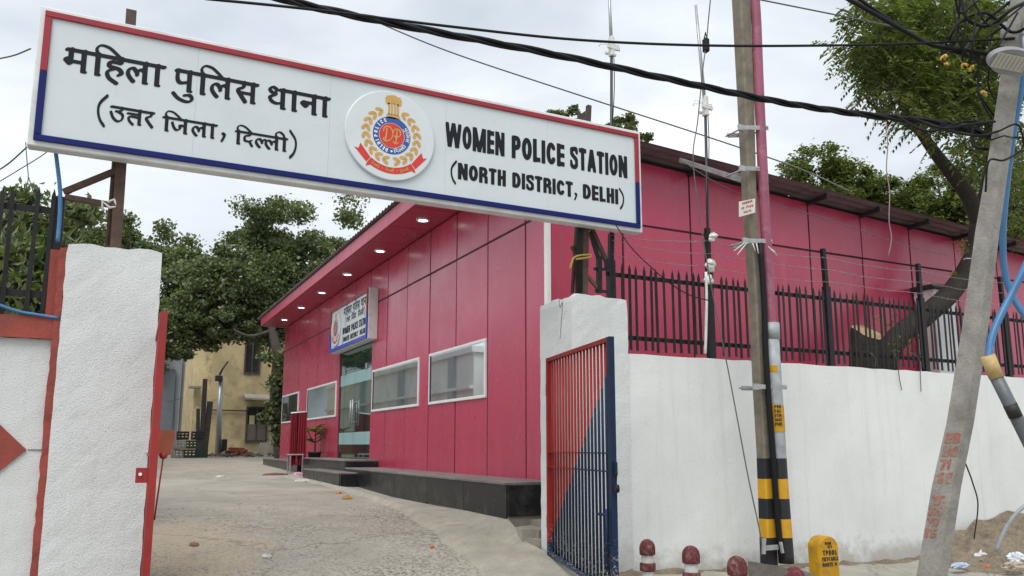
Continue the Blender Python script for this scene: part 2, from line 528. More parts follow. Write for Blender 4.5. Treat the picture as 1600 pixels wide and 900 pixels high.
def caps(ch):
    """stroke skeletons of a heavy condensed sans; returns (width, strokes)"""
    t = T_; h = t / 2
    lo, hi = h, 1 - h
    if ch == 'I': return t, [[(h, -.2), (h, 1.2)]]
    if ch in 'OQ0': return .62, [arc(.31, .5, .31 - h, .5 - h, 0, 360, 28)]
    if ch == 'C': return .6, [arc(.31, .5, .31 - h, .5 - h, 40, 320, 24)]
    if ch == 'G': return .62, [arc(.31, .5, .31 - h, .5 - h, 40, 330, 24), [(.62 - h, .26), (.62 - h, .48)], [(.62 - h, .46), (.36, .46)]]
    if ch == 'D': return .6, [[(h, lo), (h, hi)], [(h, hi), (.26, hi)] + arc(.26, .5, .34 - h, .5 - h, 90, -90, 16) + [(h, lo)]]
    if ch == 'P': return .56, [[(h, -.2), (h, hi)], [(h, hi), (.32, hi)] + arc(.32, .71 - h / 4, .24 - h, .29 - h * .75, 90, -90, 12) + [(h, .43)]]
    if ch == 'R': return .6, [[(h, -.2), (h, hi)], [(h, hi), (.34, hi)] + arc(.34, .725 - h / 4, .24 - h, .275 - h * .75, 90, -90, 12) + [(h, .46)], [(.36, .46), (.49, .36), (.5, -.2)]]
    if ch == 'B': return .58, [[(h, lo), (h, hi)], [(h, hi), (.3, hi)] + arc(.3, .74, .23 - h, .26 - h, 90, -90, 10) + [(h, .48 + h)], [(h, .5), (.32, .5)] + arc(.32, .28, .26 - h, .28 - h, 90, -90, 10) + [(h, lo)]]
    if ch == 'E': return .5, [[(h, -.2), (h, 1.2)], [(h, hi), (.6, hi)], [(h, .5), (.46, .5)], [(h, lo), (.6, lo)]]
    if ch == 'F': return .48, [[(h, -.2), (h, 1.2)], [(h, hi), (.6, hi)], [(h, .5), (.44, .5)]]
    if ch == 'L': return .47, [[(h, -.2), (h, 1.2)], [(h, lo), (.6, lo)]]
    if ch == 'T': return .54, [[(.27, -.2), (.27, 1.2)], [(-.1, hi), (.64, hi)]]
    if ch == 'H': return .58, [[(h, -.2), (h, 1.2)], [(.58 - h, -.2), (.58 - h, 1.2)], [(h, .52), (.5, .52)]]
    if ch == 'N': return .66, [[(h, -.2), (h, 1.2)], [(.66 - h, -.2), (.66 - h, 1.2)], [(h - .02, 1.1), (.68 - h, -.1)]]
    if ch == 'M': return .92, [[(h, -.2), (h, 1.2)], [(.92 - h, -.2), (.92 - h, 1.2)], [(h, 1.12), (.46, .0)], [(.92 - h, 1.12), (.46, .0)]]
    if ch == 'W': return 1.06, [[(h - .06, 1.2), (.28, -.05)], [(.28, -.05), (.53, 1.02)], [(.53, 1.02), (.78, -.05)], [(1.06 - h + .06, 1.2), (.78, -.05)]]
    if ch == 'A': return .62, [[(h - .07, -.2), (.31, 1.0)], [(.62 - h + .07, -.2), (.31, 1.0)], [(.15, .28), (.47, .28)]]
    if ch == 'V': return .6, [[(h - .07, 1.2), (.3, 0)], [(.6 - h + .07, 1.2), (.3, 0)]]
    if ch == 'U': return .58, [[(h, 1.2), (h, .3)] + arc(.29, .3, .29 - h, .3 - h, 180, 360, 12) + [(.58 - h, 1.2)]]
    if ch == 'K': return .58, [[(h, -.2), (h, 1.2)], [(.58, 1.1), (h, .42)], [(.22, .55), (.58, -.1)]]
    if ch == 'Y': return .56, [[(.28, -.2), (.28, .45)], [(-.02, 1.15), (.28, .42)], [(.58, 1.15), (.28, .42)]]
    if ch == 'S': return .56, [spline([(.5, .75), (.42, .89), (.27, 1 - h), (.11, .84), (.13, .66), (.28, .54), (.44, .42), (.47, .22), (.33, .09), (.2, .09), (.08, .2), (.05, .3)], 4)]
    if ch == '1': return .34, [[(.24, -.2), (.24, 1.2)], [(.24, .9), (0, .7)]]
    if ch == '7': return .5, [[(-.1, hi), (.46, hi)], [(.46, hi), (.2, -.2)]]
    if ch == '2': return .54, [spline([(.07, .7), (.13, .88), (.3, .92), (.45, .8), (.4, .58), (.1, .12)], 4), [(.05, lo), (.6, lo)]]
    if ch == '5': return .54, [[(.5, hi), (.12, hi), (.1, .55)] + spline([(.1, .55), (.3, .62), (.46, .45), (.42, .18), (.2, .08), (.05, .2)], 4)]
    if ch == '4': return .56, [[(.4, -.2), (.4, 1.2)], [(.4, 1), (.06, .3)], [(.0, .27), (.6, .27)]]
    return .3, []
_cc = {}
def capink(ch, t=None, cell=.036):
    k = (ch, cell)
    if k not in _cc:
        w, st = caps(ch)
        if not st: _cc[k] = (w, ([], []))
        else: _cc[k] = (w, ink([(p, T_) for p in st], cell, 0, .8, (0, 0, w, 1)))
    return _cc[k]
def latin(deck, word, u0, u1, v0, H, gap=.07, cell=.036):
    ws = [capink(c, cell=cell)[0] for c in word]
    tot = sum(ws) + gap * (len(word) - 1)
    sx = (u1 - u0) / tot
    x = u0
    for c, w in zip(word, ws):
        deck.put(capink(c, cell=cell)[1], x, v0, sx, H)
        x += (w + gap) * sx
def ringtext(deck, word, cx, cy, r, a0, a1, H):
    n = len(word)
    for i, c in enumerate(word):
        a = radians(a0 + (a1 - a0) * (i / max(1, n - 1)))
        w, vf = capink(c, cell=.08)
        s = H
        ux, uy = sin(a), -cos(a)                          # reading direction, clockwise
        deck.put(vf, cx + r * cos(a) - ux * w * s * .5, cy + r * sin(a) - uy * w * s * .5, s, s, a - pi / 2)

# ------------------------------------------------------------------ materials
WHITE_PLASTER = wallmat('rough white plaster', (.69, .715, .71), .45, 90, .6, .22, .1, .45, bdist=.022)
WHITE_WALL = wallmat('smooth white wash', (.73, .75, .735), .16, 30, .8, .30, .0, .42, bdist=.012, pitf=.25)
RED_OXIDE = M('red oxide paint', (.30, .055, .04), .7, .25, 4, 50, .35, 70, dirt=(.12, .05, .04), dirt_amt=.5)
GATE_RED = M('gate red paint', (.29, .016, .014), .5, .16, 5, 60, .12, 60, dirt=(.14, .05, .035), dirt_amt=.4, dirt_scale=7)
BLACK_IRON = M('black painted iron', (.011, .011, .013), .5, .3, 6, 50, .2, 80, spec=.3, dirt=(.06, .035, .024), dirt_amt=.3, dirt_scale=9)
RUST = M('rusty brown steel', (.085, .048, .034), .7, .35, 8, 60, .3, 90, dirt=(.20, .09, .045), dirt_amt=.5, dirt_scale=12)
BLUE_PVC = M('blue plastic pipe', (.045, .17, .36), .38, .12, 4, 40, dirt=(.28, .28, .26), dirt_amt=.25, dirt_scale=8)
GALV = M('galvanised steel', (.42, .44, .45), .42, .15, 12, 60, .1, 60, metal=.6)
PALE_STEEL = M('weathered steel bracket', (.40, .41, .41), .5, .2, 9, 60, .1, 60, metal=.3)
RUBBER = M('black cable sheath', (.008, .008, .010), .6, .2, 12, 60, spec=.25)
GREY_WIRE = M('grey wire', (.10, .10, .10), .5, .2, 12, 60)
WIRE_BARB = M('barbed steel wire', (.33, .32, .31), .5, .2, 12, 60, metal=.4)
WHITE_TAPE = M('white plastic wrap', (.68, .68, .64), .5, .12, 12, 60)
CONC = M('cast concrete', (.30, .275, .235), .85, .22, 3, 45, .5, 60, dirt=(.14, .125, .10), dirt_amt=.55, dirt_scale=3)
CONC_PALE = M('pale cast concrete', (.285, .272, .245), .85, .28, 5, 50, .6, 55, dirt=(.15, .14, .12), dirt_amt=.7, dirt_scale=6)
SIGN_WHITE = M('white sign sheet', (.60, .655, .675), .3, .035, .8, 8, spec=.5, dirt=(.47, .53, .55), dirt_amt=.35, dirt_scale=1.2)
SIGN_FRAME = M('white sign frame metal', (.70, .72, .72), .45, .1, 3, 40, dirt=(.42, .41, .38), dirt_amt=.5, dirt_scale=5)
TRIM_RED = M('red sign trim', (.30, .012, .026), .5, .1, 4, 40, dirt=(.18, .02, .03), dirt_amt=.5, dirt_scale=5)
TRIM_BLUE = M('blue sign trim', (.004, .011, .125), .5, .15, 4, 40, spec=.25)
TRIM_BLUE2 = M('bright blue sign trim', (.012, .03, .42), .32, .1, 4, 40)
LETTER = M('charcoal lettering', (.012, .014, .021), .6, .12, 5, 40, spec=.2)
GOLD = M('ochre emblem print', (.56, .33, .09), .5, .1, 12, 60)
EMB_RED = M('emblem red print', (.62, .035, .025), .45, .08, 6, 40)
EMB_BLUE = M('emblem blue print', (.025, .085, .32), .45, .08, 6, 40)
EMB_WHITE = M('emblem white disc', (.62, .67, .69), .35, .04, 2, 20)
PRINT_PALE = M('pale print', (.75, .74, .70), .5, .05, 6, 40)
GRANITE = M('black granite tile', (.014, .015, .017), .3, .3, 5, 90, spec=.35, dirt=(.12, .11, .095), dirt_amt=.4, dirt_scale=3.5)
GRANITE_TOP = M('dusty granite top', (.17, .16, .15), .55, .2, 4, 70, dirt=(.30, .28, .24), dirt_amt=.6, dirt_scale=4)
WIN_WHITE = M('white window frame', (.78, .79, .79), .4, .05, 4, 40)
SHEET = M('grey corrugated sheet', (.21, .20, .20), .5, .2, 2, 30, metal=.3, dirt=(.20, .18, .16), dirt_amt=.4)
DARK_STEEL = M('dark roof steel', (.035, .035, .04), .5, .2, 6, 50)
DARKCORE = M('dark backing', (.02, .012, .014), .8, .1)
GREY_PIPE = M('grey plastic pipe', (.33, .36, .38), .45, .12, 5, 40, dirt=(.22, .21, .19), dirt_amt=.4, dirt_scale=6)
PINK_PIPE = M('pink painted pipe', (.29, .075, .125), .55, .15, 5, 40, .15, 60, dirt=(.36, .20, .24), dirt_amt=.6, dirt_scale=8)
BARK = M('dark bark', (.034, .027, .021), .9, .35, 6, 40, .9, 35, .03, dirt=(.07, .056, .044), dirt_amt=.5, dirt_scale=8)
BARK2 = M('grey bark', (.10, .082, .066), .9, .35, 5, 40, .9, 30, .04)
CUT_WOOD = M('cut wood', (.40, .29, .16), .8, .2, 12, 60)
YELLOW_PAINT = M('yellow paint', (.56, .30, .012), .7, .2, 6, 50, .3, 60, spec=.3, dirt=(.24, .15, .06), dirt_amt=.75, dirt_scale=9)
PRINT_BLACK = M('black print', (.02, .018, .015), .6, .2, 10, 60)
PRINT_RED = M('faded red print', (.45, .06, .04), .6, .2, 10, 60)
SCRAWL = M('faded red lettering paint', (.32, .13, .095), .85, .3, 30, 90, dirt=(.30, .28, .25), dirt_amt=1.0, dirt_scale=16)
MAROON = M('maroon bollard paint', (.125, .028, .033), .75, .25, 8, 60, .3, 70, spec=.25, dirt=(.30, .22, .21), dirt_amt=.75, dirt_scale=14)
BOLLARD_WHITE = M('chalky white paint', (.62, .62, .60), .8, .15, 8, 60, .3, 60, dirt=(.33, .31, .28), dirt_amt=.6, dirt_scale=9)
PLASTIC_BAG = M('crumpled white plastic', (.66, .70, .73), .3, .12, 10, 40, .5, 22, .04)
LITTER_BLUE = M('pale blue plastic', (.42, .50, .66), .35, .15, 14, 40, .4, 30)
LITTER_PINK = M('pink plastic scrap', (.60, .32, .42), .5, .2, 14, 40)
LITTER_OCHRE = M('dry leaf scrap', (.36, .24, .08), .8, .3, 14, 40)
LITTER_ORANGE = M('orange scrap', (.62, .18, .06), .6, .25, 14, 40)
LITTER_PAPER = M('paper scrap', (.55, .53, .48), .8, .15, 14, 40)
EARTH = M('loose brown earth', (.23, .185, .13), .95, .35, 6, 40, .9, 25, .05, dirt=(.28, .23, .16), dirt_amt=.6, dirt_scale=7)
BRICK = M('red brick', (.29, .095, .05), .9, .3, 9, 50, .4, 60)
CURTAIN = M('crimson curtain cloth', (.22, .004, .014), .75, .2, 6, 120, .2, 200)
POT = M('dark pot', (.05, .042, .038), .6, .2)
CRATE_G = M('dark green crate', (.018, .05, .038), .55, .3, 6)
CRATE_K = M('black crate', (.018, .018, .02), .55, .3, 6)
CRATE_W = M('grey crate', (.26, .27, .26), .6, .25, 6)
PLANK = M('weathered plank', (.06, .055, .05), .9, .35, 5, 40)
ORANGE_WALL = M('terracotta wash', (.36, .10, .055), .85, .2, 2, 30, .3, 50)
GREY_BLDG = M('pale grey plaster', (.40, .44, .48), .85, .12, .6, 30, dirt=(.26, .28, .30), dirt_amt=.4, dirt_scale=.8)
WHITE_BLDG = M('white plaster', (.80, .81, .80), .85, .1, .6, 30, dirt=(.42, .42, .40), dirt_amt=.4, dirt_scale=.8)
YELLOW_BLDG = M('old ochre wash', (.46, .37, .205), .9, .25, .9, 25, .4, 30, .02, dirt=(.15, .125, .09), dirt_amt=.8, dirt_scale=1.3)
YELLOW_LIT_SIDE = M('peeling ochre wash painted lit', (.58, .47, .27), .9, .2, .9, 25, .4, 30, .02, dirt=(.15, .14, .12), dirt_amt=.75, dirt_scale=2.4)  # peeling ochre wash, lightened to put the side face's light into its colour
DARK_GLASS = M('dark window void', (.025, .025, .025), .25, .3)
def lampmat():
    m, n, b = newmat('lit lamp diffuser')
    b.inputs['Base Color'].default_value = (.9, .9, .9, 1)
    p = position(n); nz = noise(n, 30, 2, .5, p)
    n.links.new(ramp(n, nz.outputs['Fac'], [(.3, (1, .97, .92)), (.7, (1, 1, 1))]).outputs['Color'], b.inputs['Emission Color'])
    b.inputs['Emission Strength'].default_value = 3.0
    return m
LAMP_LIT = lampmat()
def pinkmat(name, col, rough):
    m, n, b = newmat(name)
    p = position(n)
    big = noise(n, .55, 3, .5, p, .3)
    c = ramp(n, big.outputs['Fac'], [(.3, tuple(x * .92 for x in col)), (.7, col)]).outputs['Color']
    oi = n.nodes.new('ShaderNodeObjectInfo')
    tone = ramp(n, oi.outputs['Random'], [(0, .9), (1, 1.0)]).outputs['Color']
    c = mixc(n, 1.0, c, tone, 'MULTIPLY')
    mp = n.nodes.new('ShaderNodeMapping'); mp.inputs['Scale'].default_value = (3, 3, .35)
    n.links.new(p, mp.inputs['Vector'])
    st = noise(n, 1.7, 6, .6, mp.outputs['Vector'])
    fs = ramp(n, st.outputs['Fac'], [(.50, 0.0), (.8, .20)]).outputs['Color']
    c = mixc(n, fs, c, (.44, .17, .22))
    n.links.new(c, b.inputs['Base Color'])
    rr = ramp(n, noise(n, 1.2, 4, .6, p).outputs['Fac'], [(.3, rough), (.7, rough + .12)]).outputs['Color']
    n.links.new(rr, b.inputs['Roughness'])
    b.inputs['Specular IOR Level'].default_value = .65
    wv = noise(n, .9, 0, .4, p)
    bumpn(n, b, wv.outputs['Fac'], .3, .03)
    return m
PINK = pinkmat('crimson pink composite panel', (.49, .038, .096), .22)
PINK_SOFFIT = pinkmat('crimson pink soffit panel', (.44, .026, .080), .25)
PINK_FASCIA = pinkmat('pink fascia panel', (.50, .050, .105), .35)
def glassmat(name, tint, base, refl):
    m, n, b = newmat(name)
    p = position(n)
    nz = noise(n, .8, 3, .5, p)
    n.links.new(ramp(n, nz.outputs['Fac'], [(.3, tuple(x * .8 for x in base)), (.7, base)]).outputs['Color'], b.inputs['Base Color'])
    b.inputs['Roughness'].default_value = .08
    g = n.nodes.new('ShaderNodeBsdfGlossy')
    g.inputs['Roughness'].default_value = .025
    g.inputs['Color'].default_value = c4(tint)
    mx = n.nodes.new('ShaderNodeMixShader'); mx.inputs['Fac'].default_value = refl
    n.links.new(b.outputs['BSDF'], mx.inputs[1]); n.links.new(g.outputs['BSDF'], mx.inputs[2])
    n.links.new(mx.outputs['Shader'], n.nodes['Material Output'].inputs['Surface'])
    return m
PANE = glassmat('tinted reflective glass', (.86, .92, .92), (.08, .09, .09), .8)
DOOR_PANE = glassmat('green tinted door glass', (.70, .88, .86), (.022, .05, .048), .42)
FROST = M('frosted glass film', (.30, .47, .47), .35, .08, 2, 20)

# ground: dusty concrete, exposed aggregate on the ramp, drifts of sand
def groundmat():
    m, n, b = newmat('dusty concrete ground')
    p = position(n)
    s = sepxyz(n, p)
    big = noise(n, .45, 7, .6, p, .5)
    mid = noise(n, 2.3, 6, .62, p, .3)
    base = ramp(n, big.outputs['Fac'], [(.3, (.31, .288, .25)), (.52, (.40, .375, .322)), (.75, (.48, .447, .385))]).outputs['Color']
    base = mixc(n, .55, base, ramp(n, mid.outputs['Fac'], [(.3, .62), (.65, 1.0)]).outputs['Color'], 'MULTIPLY')
    vo = n.nodes.new('ShaderNodeTexVoronoi'); vo.inputs['Scale'].default_value = 30
    n.links.new(p, vo.inputs['Vector'])
    sv = sepxyz(n, vo.outputs['Color'])
    stone = ramp(n, sv[0], [(0, (.075, .07, .062)), (.4, (.18, .168, .15)), (.75, (.36, .335, .295)), (1, (.48, .45, .39))]).outputs['Color']
    edge = ramp(n, vo.outputs['Distance'], [(.35, 1.0), (.75, .0)]).outputs['Color']
    agg = mixc(n, edge, (.38, .35, .30), stone)
    yb = ramp(n, mth(n, 'DIVIDE', s[1], 24.0), [(.20, 0.0), (.29, 1.0), (.46, 1.0), (.57, 0.0)]).outputs['Color']
    patch = ramp(n, noise(n, .7, 6, .65, p, .6).outputs['Fac'], [(.30, 0.0), (.62, 1.0)]).outputs['Color']
    fa = mth(n, 'MULTIPLY', yb, patch)
    fx = ramp(n, mth(n, 'DIVIDE', s[0], 4.4), [(.86, 1.0), (1.0, .0)]).outputs['Color']
    fa = mth(n, 'MULTIPLY', mth(n, 'MULTIPLY', fa, fx), .92)
    c = mixc(n, fa, base, agg)
    # sand drifts beside the gate
    dx = mth(n, 'DIVIDE', mth(n, 'SUBTRACT', s[0], .75), .95)
    dy = mth(n, 'DIVIDE', mth(n, 'SUBTRACT', s[1], 9.3), 1.9)
    d2 = mth(n, 'ADD', mth(n, 'MULTIPLY', dx, dx), mth(n, 'MULTIPLY', dy, dy))
    d2 = mth(n, 'ADD', d2, mth(n, 'MULTIPLY', mth(n, 'SUBTRACT', mid.outputs['Fac'], .5), 3.0))
    fs = ramp(n, d2, [(.15, .55), (1.2, 0.0)]).outputs['Color']
    c = mixc(n, fs, c, (.53, .44, .30))
    pit = ramp(n, noise(n, 55, 3, .6, p).outputs['Fac'], [(.3, .72), (.5, 1.0)]).outputs['Color']
    c = mixc(n, .6, c, pit, 'MULTIPLY')
    cr = n.nodes.new('ShaderNodeTexVoronoi'); cr.feature = 'DISTANCE_TO_EDGE'; cr.inputs['Scale'].default_value = .42
    wp = n.nodes.new('ShaderNodeVectorMath'); wp.operation = 'ADD'
    nw = noise(n, 1.6, 5, .6, p)
    n.links.new(p, wp.inputs[0]); n.links.new(nw.outputs['Color'], wp.inputs[1]); n.links.new(wp.outputs[0], cr.inputs['Vector'])
    fcr = ramp(n, cr.outputs['Distance'], [(.003, .42), (.010, 0.0)]).outputs['Color']
    c = mixc(n, fcr, c, (.10, .09, .075))
    n.links.new(c, b.inputs['Base Color'])
    b.inputs['Roughness'].default_value = .9
    b.inputs['Specular IOR Level'].default_value = .25
    hgt = mth(n, 'ADD', mth(n, 'MULTIPLY', mth(n, 'SUBTRACT', 1.0, vo.outputs['Distance']), fa), noise(n, 30, 5, .65, p).outputs['Fac'])
    bumpn(n, b, hgt, .8, .02)
    return m
GROUND = groundmat()
APRON = M('pale cement apron', (.35, .325, .275), .9, .2, 2.5, 40, .6, 25, .02, dirt=(.22, .195, .15), dirt_amt=.6, dirt_scale=2.5)

# ------------------------------------------------------------------ terrain
_zy = [(-400, 0), (5.2, 0), (6.4, .04), (7.35, .12), (8.2, .30), (9.2, .48), (11, .60), (16, .71), (27, .95), (36, 1.08), (60, 1.3), (500, 1.3)]
def zg(x, y):
    z = float(np.interp(y, [a for a, _ in _zy], [b for _, b in _zy]))
    if x > 5 and y < 7.8: z -= min(.12, .03 * (x - 5)) * max(0, min(1, (y - 4.5) / 2))
    return z
def grid_lines():
    xs = [-400, -200, -100, -50, -25, -12] + list(np.arange(-6, 16.01, .4)) + [20, 28, 40, 60, 100, 200, 400]
    ys = [-100, -50, -20, -8] + list(np.arange(-2, 14.01, .35)) + list(np.arange(15, 46, 1.0)) + [50, 60, 80, 120, 200, 400]
    return xs, ys
gx, gy = grid_lines()
g = MB()
rr = random.Random(3)
vsx = []
for y in gy:
    for x in gx:
        z = zg(x, y)
        if 0 < x < 16 and 0 < y < 14: z += rr.uniform(-.006, .006)
        vsx.append((x, y, z))
nx = len(gx)
g.add(vsx, [(j * nx + i, j * nx + i + 1, (j + 1) * nx + i + 1, (j + 1) * nx + i) for j in range(len(gy) - 1) for i in range(nx - 1)], True)
structure(g.build('ground', GROUND, origin=(0, 0, 0)), 'dusty concrete driveway and street ground')

# ------------------------------------------------------------------ the crimson station building
XF, YC, Z0, ZJ = 5.0, 8.96, 1.06, 4.58                    # facade plane, street-side plane, wall foot, panel joint
def zroof(x): return 5.70 - .046 * (x - 4.2)
YEND, XEND = 27.1, 21.8
bld = thing('station_building', (XF, YC, Z0), 'long crimson panelled building with sloping tin roof behind the white gate pillar', 'building')
c = MB()
c.prism([(XF + .06, YC + .06, .4), (XEND, YC + .06, .4), (XEND, YC + .06, zroof(XEND) - .08), (XF + .06, YC + .06, zroof(XF) - .1)], (0, YEND - YC - .08, 0))
c.build('wall_core', DARKCORE, bld, fix=True)
GAP = .015
FGAP = .021
def tilt(mb, ax, amp):
    """set a panel very slightly out of true, as hung cladding is"""
    a_, b_ = R.uniform(-amp, amp), R.uniform(-amp, amp)
    ys = [v[1 - ax] for v in mb.v]; zs = [v[2] for v in mb.v]; ym, zm = sum(ys) / len(ys), sum(zs) / len(zs)
    mb.v = [tuple(c + (a_ * (v[1 - ax] - ym) + b_ * (v[2] - zm) if i == ax else 0) for i, c in enumerate(v)) for v in mb.v]
    return mb
ycuts = [YC + .06, YC + .635] + [YC + .635 + 1.25 * k for k in range(1, 15)]
DOOR_Y0, DOOR_Y1, DOOR_TOP = 16.93, 19.62, 3.95
for a, b in zip(ycuts[:-1], ycuts[1:]):
    off = R.uniform(0, .004)
    for z0, z1 in ((Z0 - .02, ZJ - GAP), (ZJ + GAP, 5.385)):
        segs = [(a + FGAP, b - FGAP, z0, z1)]
        if z0 < 2:                                        # keep the doorway open
            if a < DOOR_Y1 and b > DOOR_Y0:
                segs = []
                if a < DOOR_Y0: segs.append((a + FGAP, DOOR_Y0 - .05, z0, z1))
                if b > DOOR_Y1: segs.append((DOOR_Y1 + .05, b - FGAP, z0, z1))
                segs.append((max(a + FGAP, DOOR_Y0 - .05 + 1e-3), min(b - FGAP, DOOR_Y1 + .05 - 1e-3), DOOR_TOP, z1))
        for y0, y1, q0, q1 in segs:
            if y1 - y0 < .03: continue
            tilt(MB().cbox(XF - off, XF + .05, y0, y1, q0, q1, .006), 0, .0028).build('wall_panel', PINK, bld)
for a, b, z0, z1 in ((YC + .06, DOOR_Y0 - .06, Z0 - .02, 5.38), (DOOR_Y0 - .06, DOOR_Y1 + .06, DOOR_TOP + .01, 5.38), (DOOR_Y1 + .06, YEND - .03, Z0 - .02, 5.38)):
    MB().box(XF + .009, XF + .03, a, b, z0, z1).build('joint_backing', DARKCORE, bld)
MB().prism([(XF + .04, YC + .009, Z0 - .5), (XEND - .1, YC + .009, Z0 - .5), (XEND - .1, YC + .009, zroof(XEND) - .09), (XF + .04, YC + .009, zroof(XF) - .09)], (0, .02, 0)).build('joint_backing', DARKCORE, bld, fix=True)
MB().box(4.26, XF + .03, 8.56, YEND - .1, 5.408, 5.425).build('joint_backing', DARKCORE, bld)
xcuts = [XF + .03] + [XF + 1.2 * k for k in range(1, 15)]
for a, b in zip(xcuts[:-1], xcuts[1:]):
    off = R.uniform(0, .004)
    tilt(MB().cbox(a + GAP, b - GAP, YC - off, YC + .05, Z0 - .5, ZJ - GAP, .006), 1, .0028).build('wall_panel', PINK, bld)
    m_ = MB()
    m_.prism([(a + GAP, YC - off, ZJ + GAP), (b - GAP, YC - off, ZJ + GAP), (b - GAP, YC - off, zroof(b) - .075), (a + GAP, YC - off, zroof(a) - .075)], (0, .05, 0))
    m_.build('wall_panel', PINK, bld, fix=True)
MB().cbox(XF - .03, XF + .035, YC - .03, YC + .05, Z0, 5.39, .006).build('corner_strip', WIN_WHITE, bld)
# eaves: fascia, soffit, downlights
XE, YE = 4.2, 8.5
fy = [YE + .02] + [YC + .635 + 1.25 * k + .02 for k in range(0, 15, 1)]
for a, b in zip(fy[:-1], fy[1:]):
    MB().cbox(XE - R.uniform(0, .003), XE + .04, a + .004, b - .004, 5.405, 5.66, .005).build('fascia_panel', PINK_FASCIA, bld)
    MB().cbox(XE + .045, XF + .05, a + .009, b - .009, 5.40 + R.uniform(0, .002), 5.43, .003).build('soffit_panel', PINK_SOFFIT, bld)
for k in range(-1, 7):
    y = 12.74 + 2.497 * k
    if y > 26.9: continue
    dl = MB(); dl.lathe((4.62, y, 5.375), [(.001, .02), (.085, .02), (.085, .0), (.115, .0), (.12, .006), (.12, .03)], 24)
    o = dl.build('downlight', WIN_WHITE, bld)
    MB().lathe((4.62, y, 5.372), [(.0, .012), (.083, .010)], 24).build('diffuser', LAMP_LIT, o)
# corrugated tin roof, falling away from the front
rf = MB()
N_ = int((YEND + .5 - YE) / .045)
for x0, x1 in ((XE - .07, 9.5), (9.45, 15.5), (15.45, XEND + .3)):
    vs_ = []
    lift = .012 if x0 > 5 else 0
    for i in range(N_ + 1):
        y = YE - .03 + i * .045
        w = .022 * sin(i * pi / 2.0) 
        for x in (x0, x1): vs_.append((x, y, zroof(x) + w - lift))
    rf.add(vs_, [(2 * i, 2 * i + 1, 2 * i + 3, 2 * i + 2) for i in range(N_)], True)
rf.build('roof', SHEET, bld)
for k in range(0, 14):
    x = XF + 1.2 * k + 1.2
    MB().bar((x, YE + .04, zroof(x) - .07), (x, YC + .07, zroof(x) - .09), .05, .07, (0, 0, 1)).build('eave_bracket', DARK_STEEL, bld)
# windows on the facade
def window(y0, y1, z0=2.205, z1=3.105):
    f = MB(); w = .048; x0, x1 = XF - .030, XF + .02
    f.cbox(x0, x1, y0, y1, z0, z0 + w, .006); f.cbox(x0, x1, y0, y1, z1 - w, z1, .006)
    f.cbox(x0 + .001, x1, y0, y0 + w, z0 + w - .002, z1 - w + .002, .006); f.cbox(x0 + .001, x1, y1 - w, y1, z0 + w - .002, z1 - w + .002, .006)
    o = f.build('window', WIN_WHITE, bld)
    MB().box(XF - .016, XF - .010, y0 + w, y1 - w, z0 + w, z1 - w).build('pane', PANE, o)
    g_ = MB(); ii = .035
    g_.bar((XF - .02, y1 - w - ii / 2, z0 + w), (XF - .02, y1 - w - ii / 2, z1 - w), .012, ii, (0, 1, 0))
    g_.build('inner_bead', DARK_STEEL, o)
window(10.87, 13.28); window(13.81, 16.75); window(19.86, 23.18); window(24.41, 26.92)
# glass entrance
dr = MB()
dr.box(XF + .02, XF + .055, DOOR_Y0 - .05, DOOR_Y0, 1.2, DOOR_TOP); dr.box(XF + .02, XF + .055, DOOR_Y1, DOOR_Y1 + .05, 1.2, DOOR_TOP)
door = dr.build('entrance', DARK_STEEL, bld)
cuts = [DOOR_Y0, DOOR_Y0 + .42, DOOR_Y0 + 1.36, DOOR_Y0 + 2.3, DOOR_Y1]
for i, (a, b) in enumerate(zip(cuts[:-1], cuts[1:])):
    MB().box(XF + .03, XF + .042, a + .006, b - .006, 1.21, 3.28).build('pane', DOOR_PANE, door)
    MB().box(XF + .0285, XF + .0298, a + .006, b - .006, 1.52, 1.80).build('frosted_band', FROST, door)
    MB().box(XF + .0285, XF + .0298, a + .006, b - .006, 2.93, 3.20).build('frosted_band', FROST, door)
MB().box(XF + .03, XF + .042, DOOR_Y0 + .006, DOOR_Y1 - .006, 3.29, DOOR_TOP).build('transom_pane', DOOR_PANE, door)
for y in (cuts[2] - .09, cuts[2] + .09):
    h_ = MB(); h_.tube([(XF - .04, y, 1.95), (XF - .04, y, 2.55)], .018, 10)
    for z in (2.03, 2.47): h_.tube([(XF - .04, y, z), (XF + .03, y, z)], .011, 8)
    h_.build('door_handle', GALV, door)
for y in (cuts[1], cuts[3]):
    MB().cbox(XF - .0, XF + .028, y - .05, y + .05, 3.2, 3.32, .004).build('patch_fitting', GALV, door)
# small camera under the far end of the eave
cm = MB(); cm.tube([(4.78, 26.95, 5.32), (4.62, 26.7, 5.26)], .04, 10); cm.bar((4.8, 26.98, 5.32), (4.95, 27.0, 5.38), .03)
cm.build('security_camera', CRATE_K, bld)

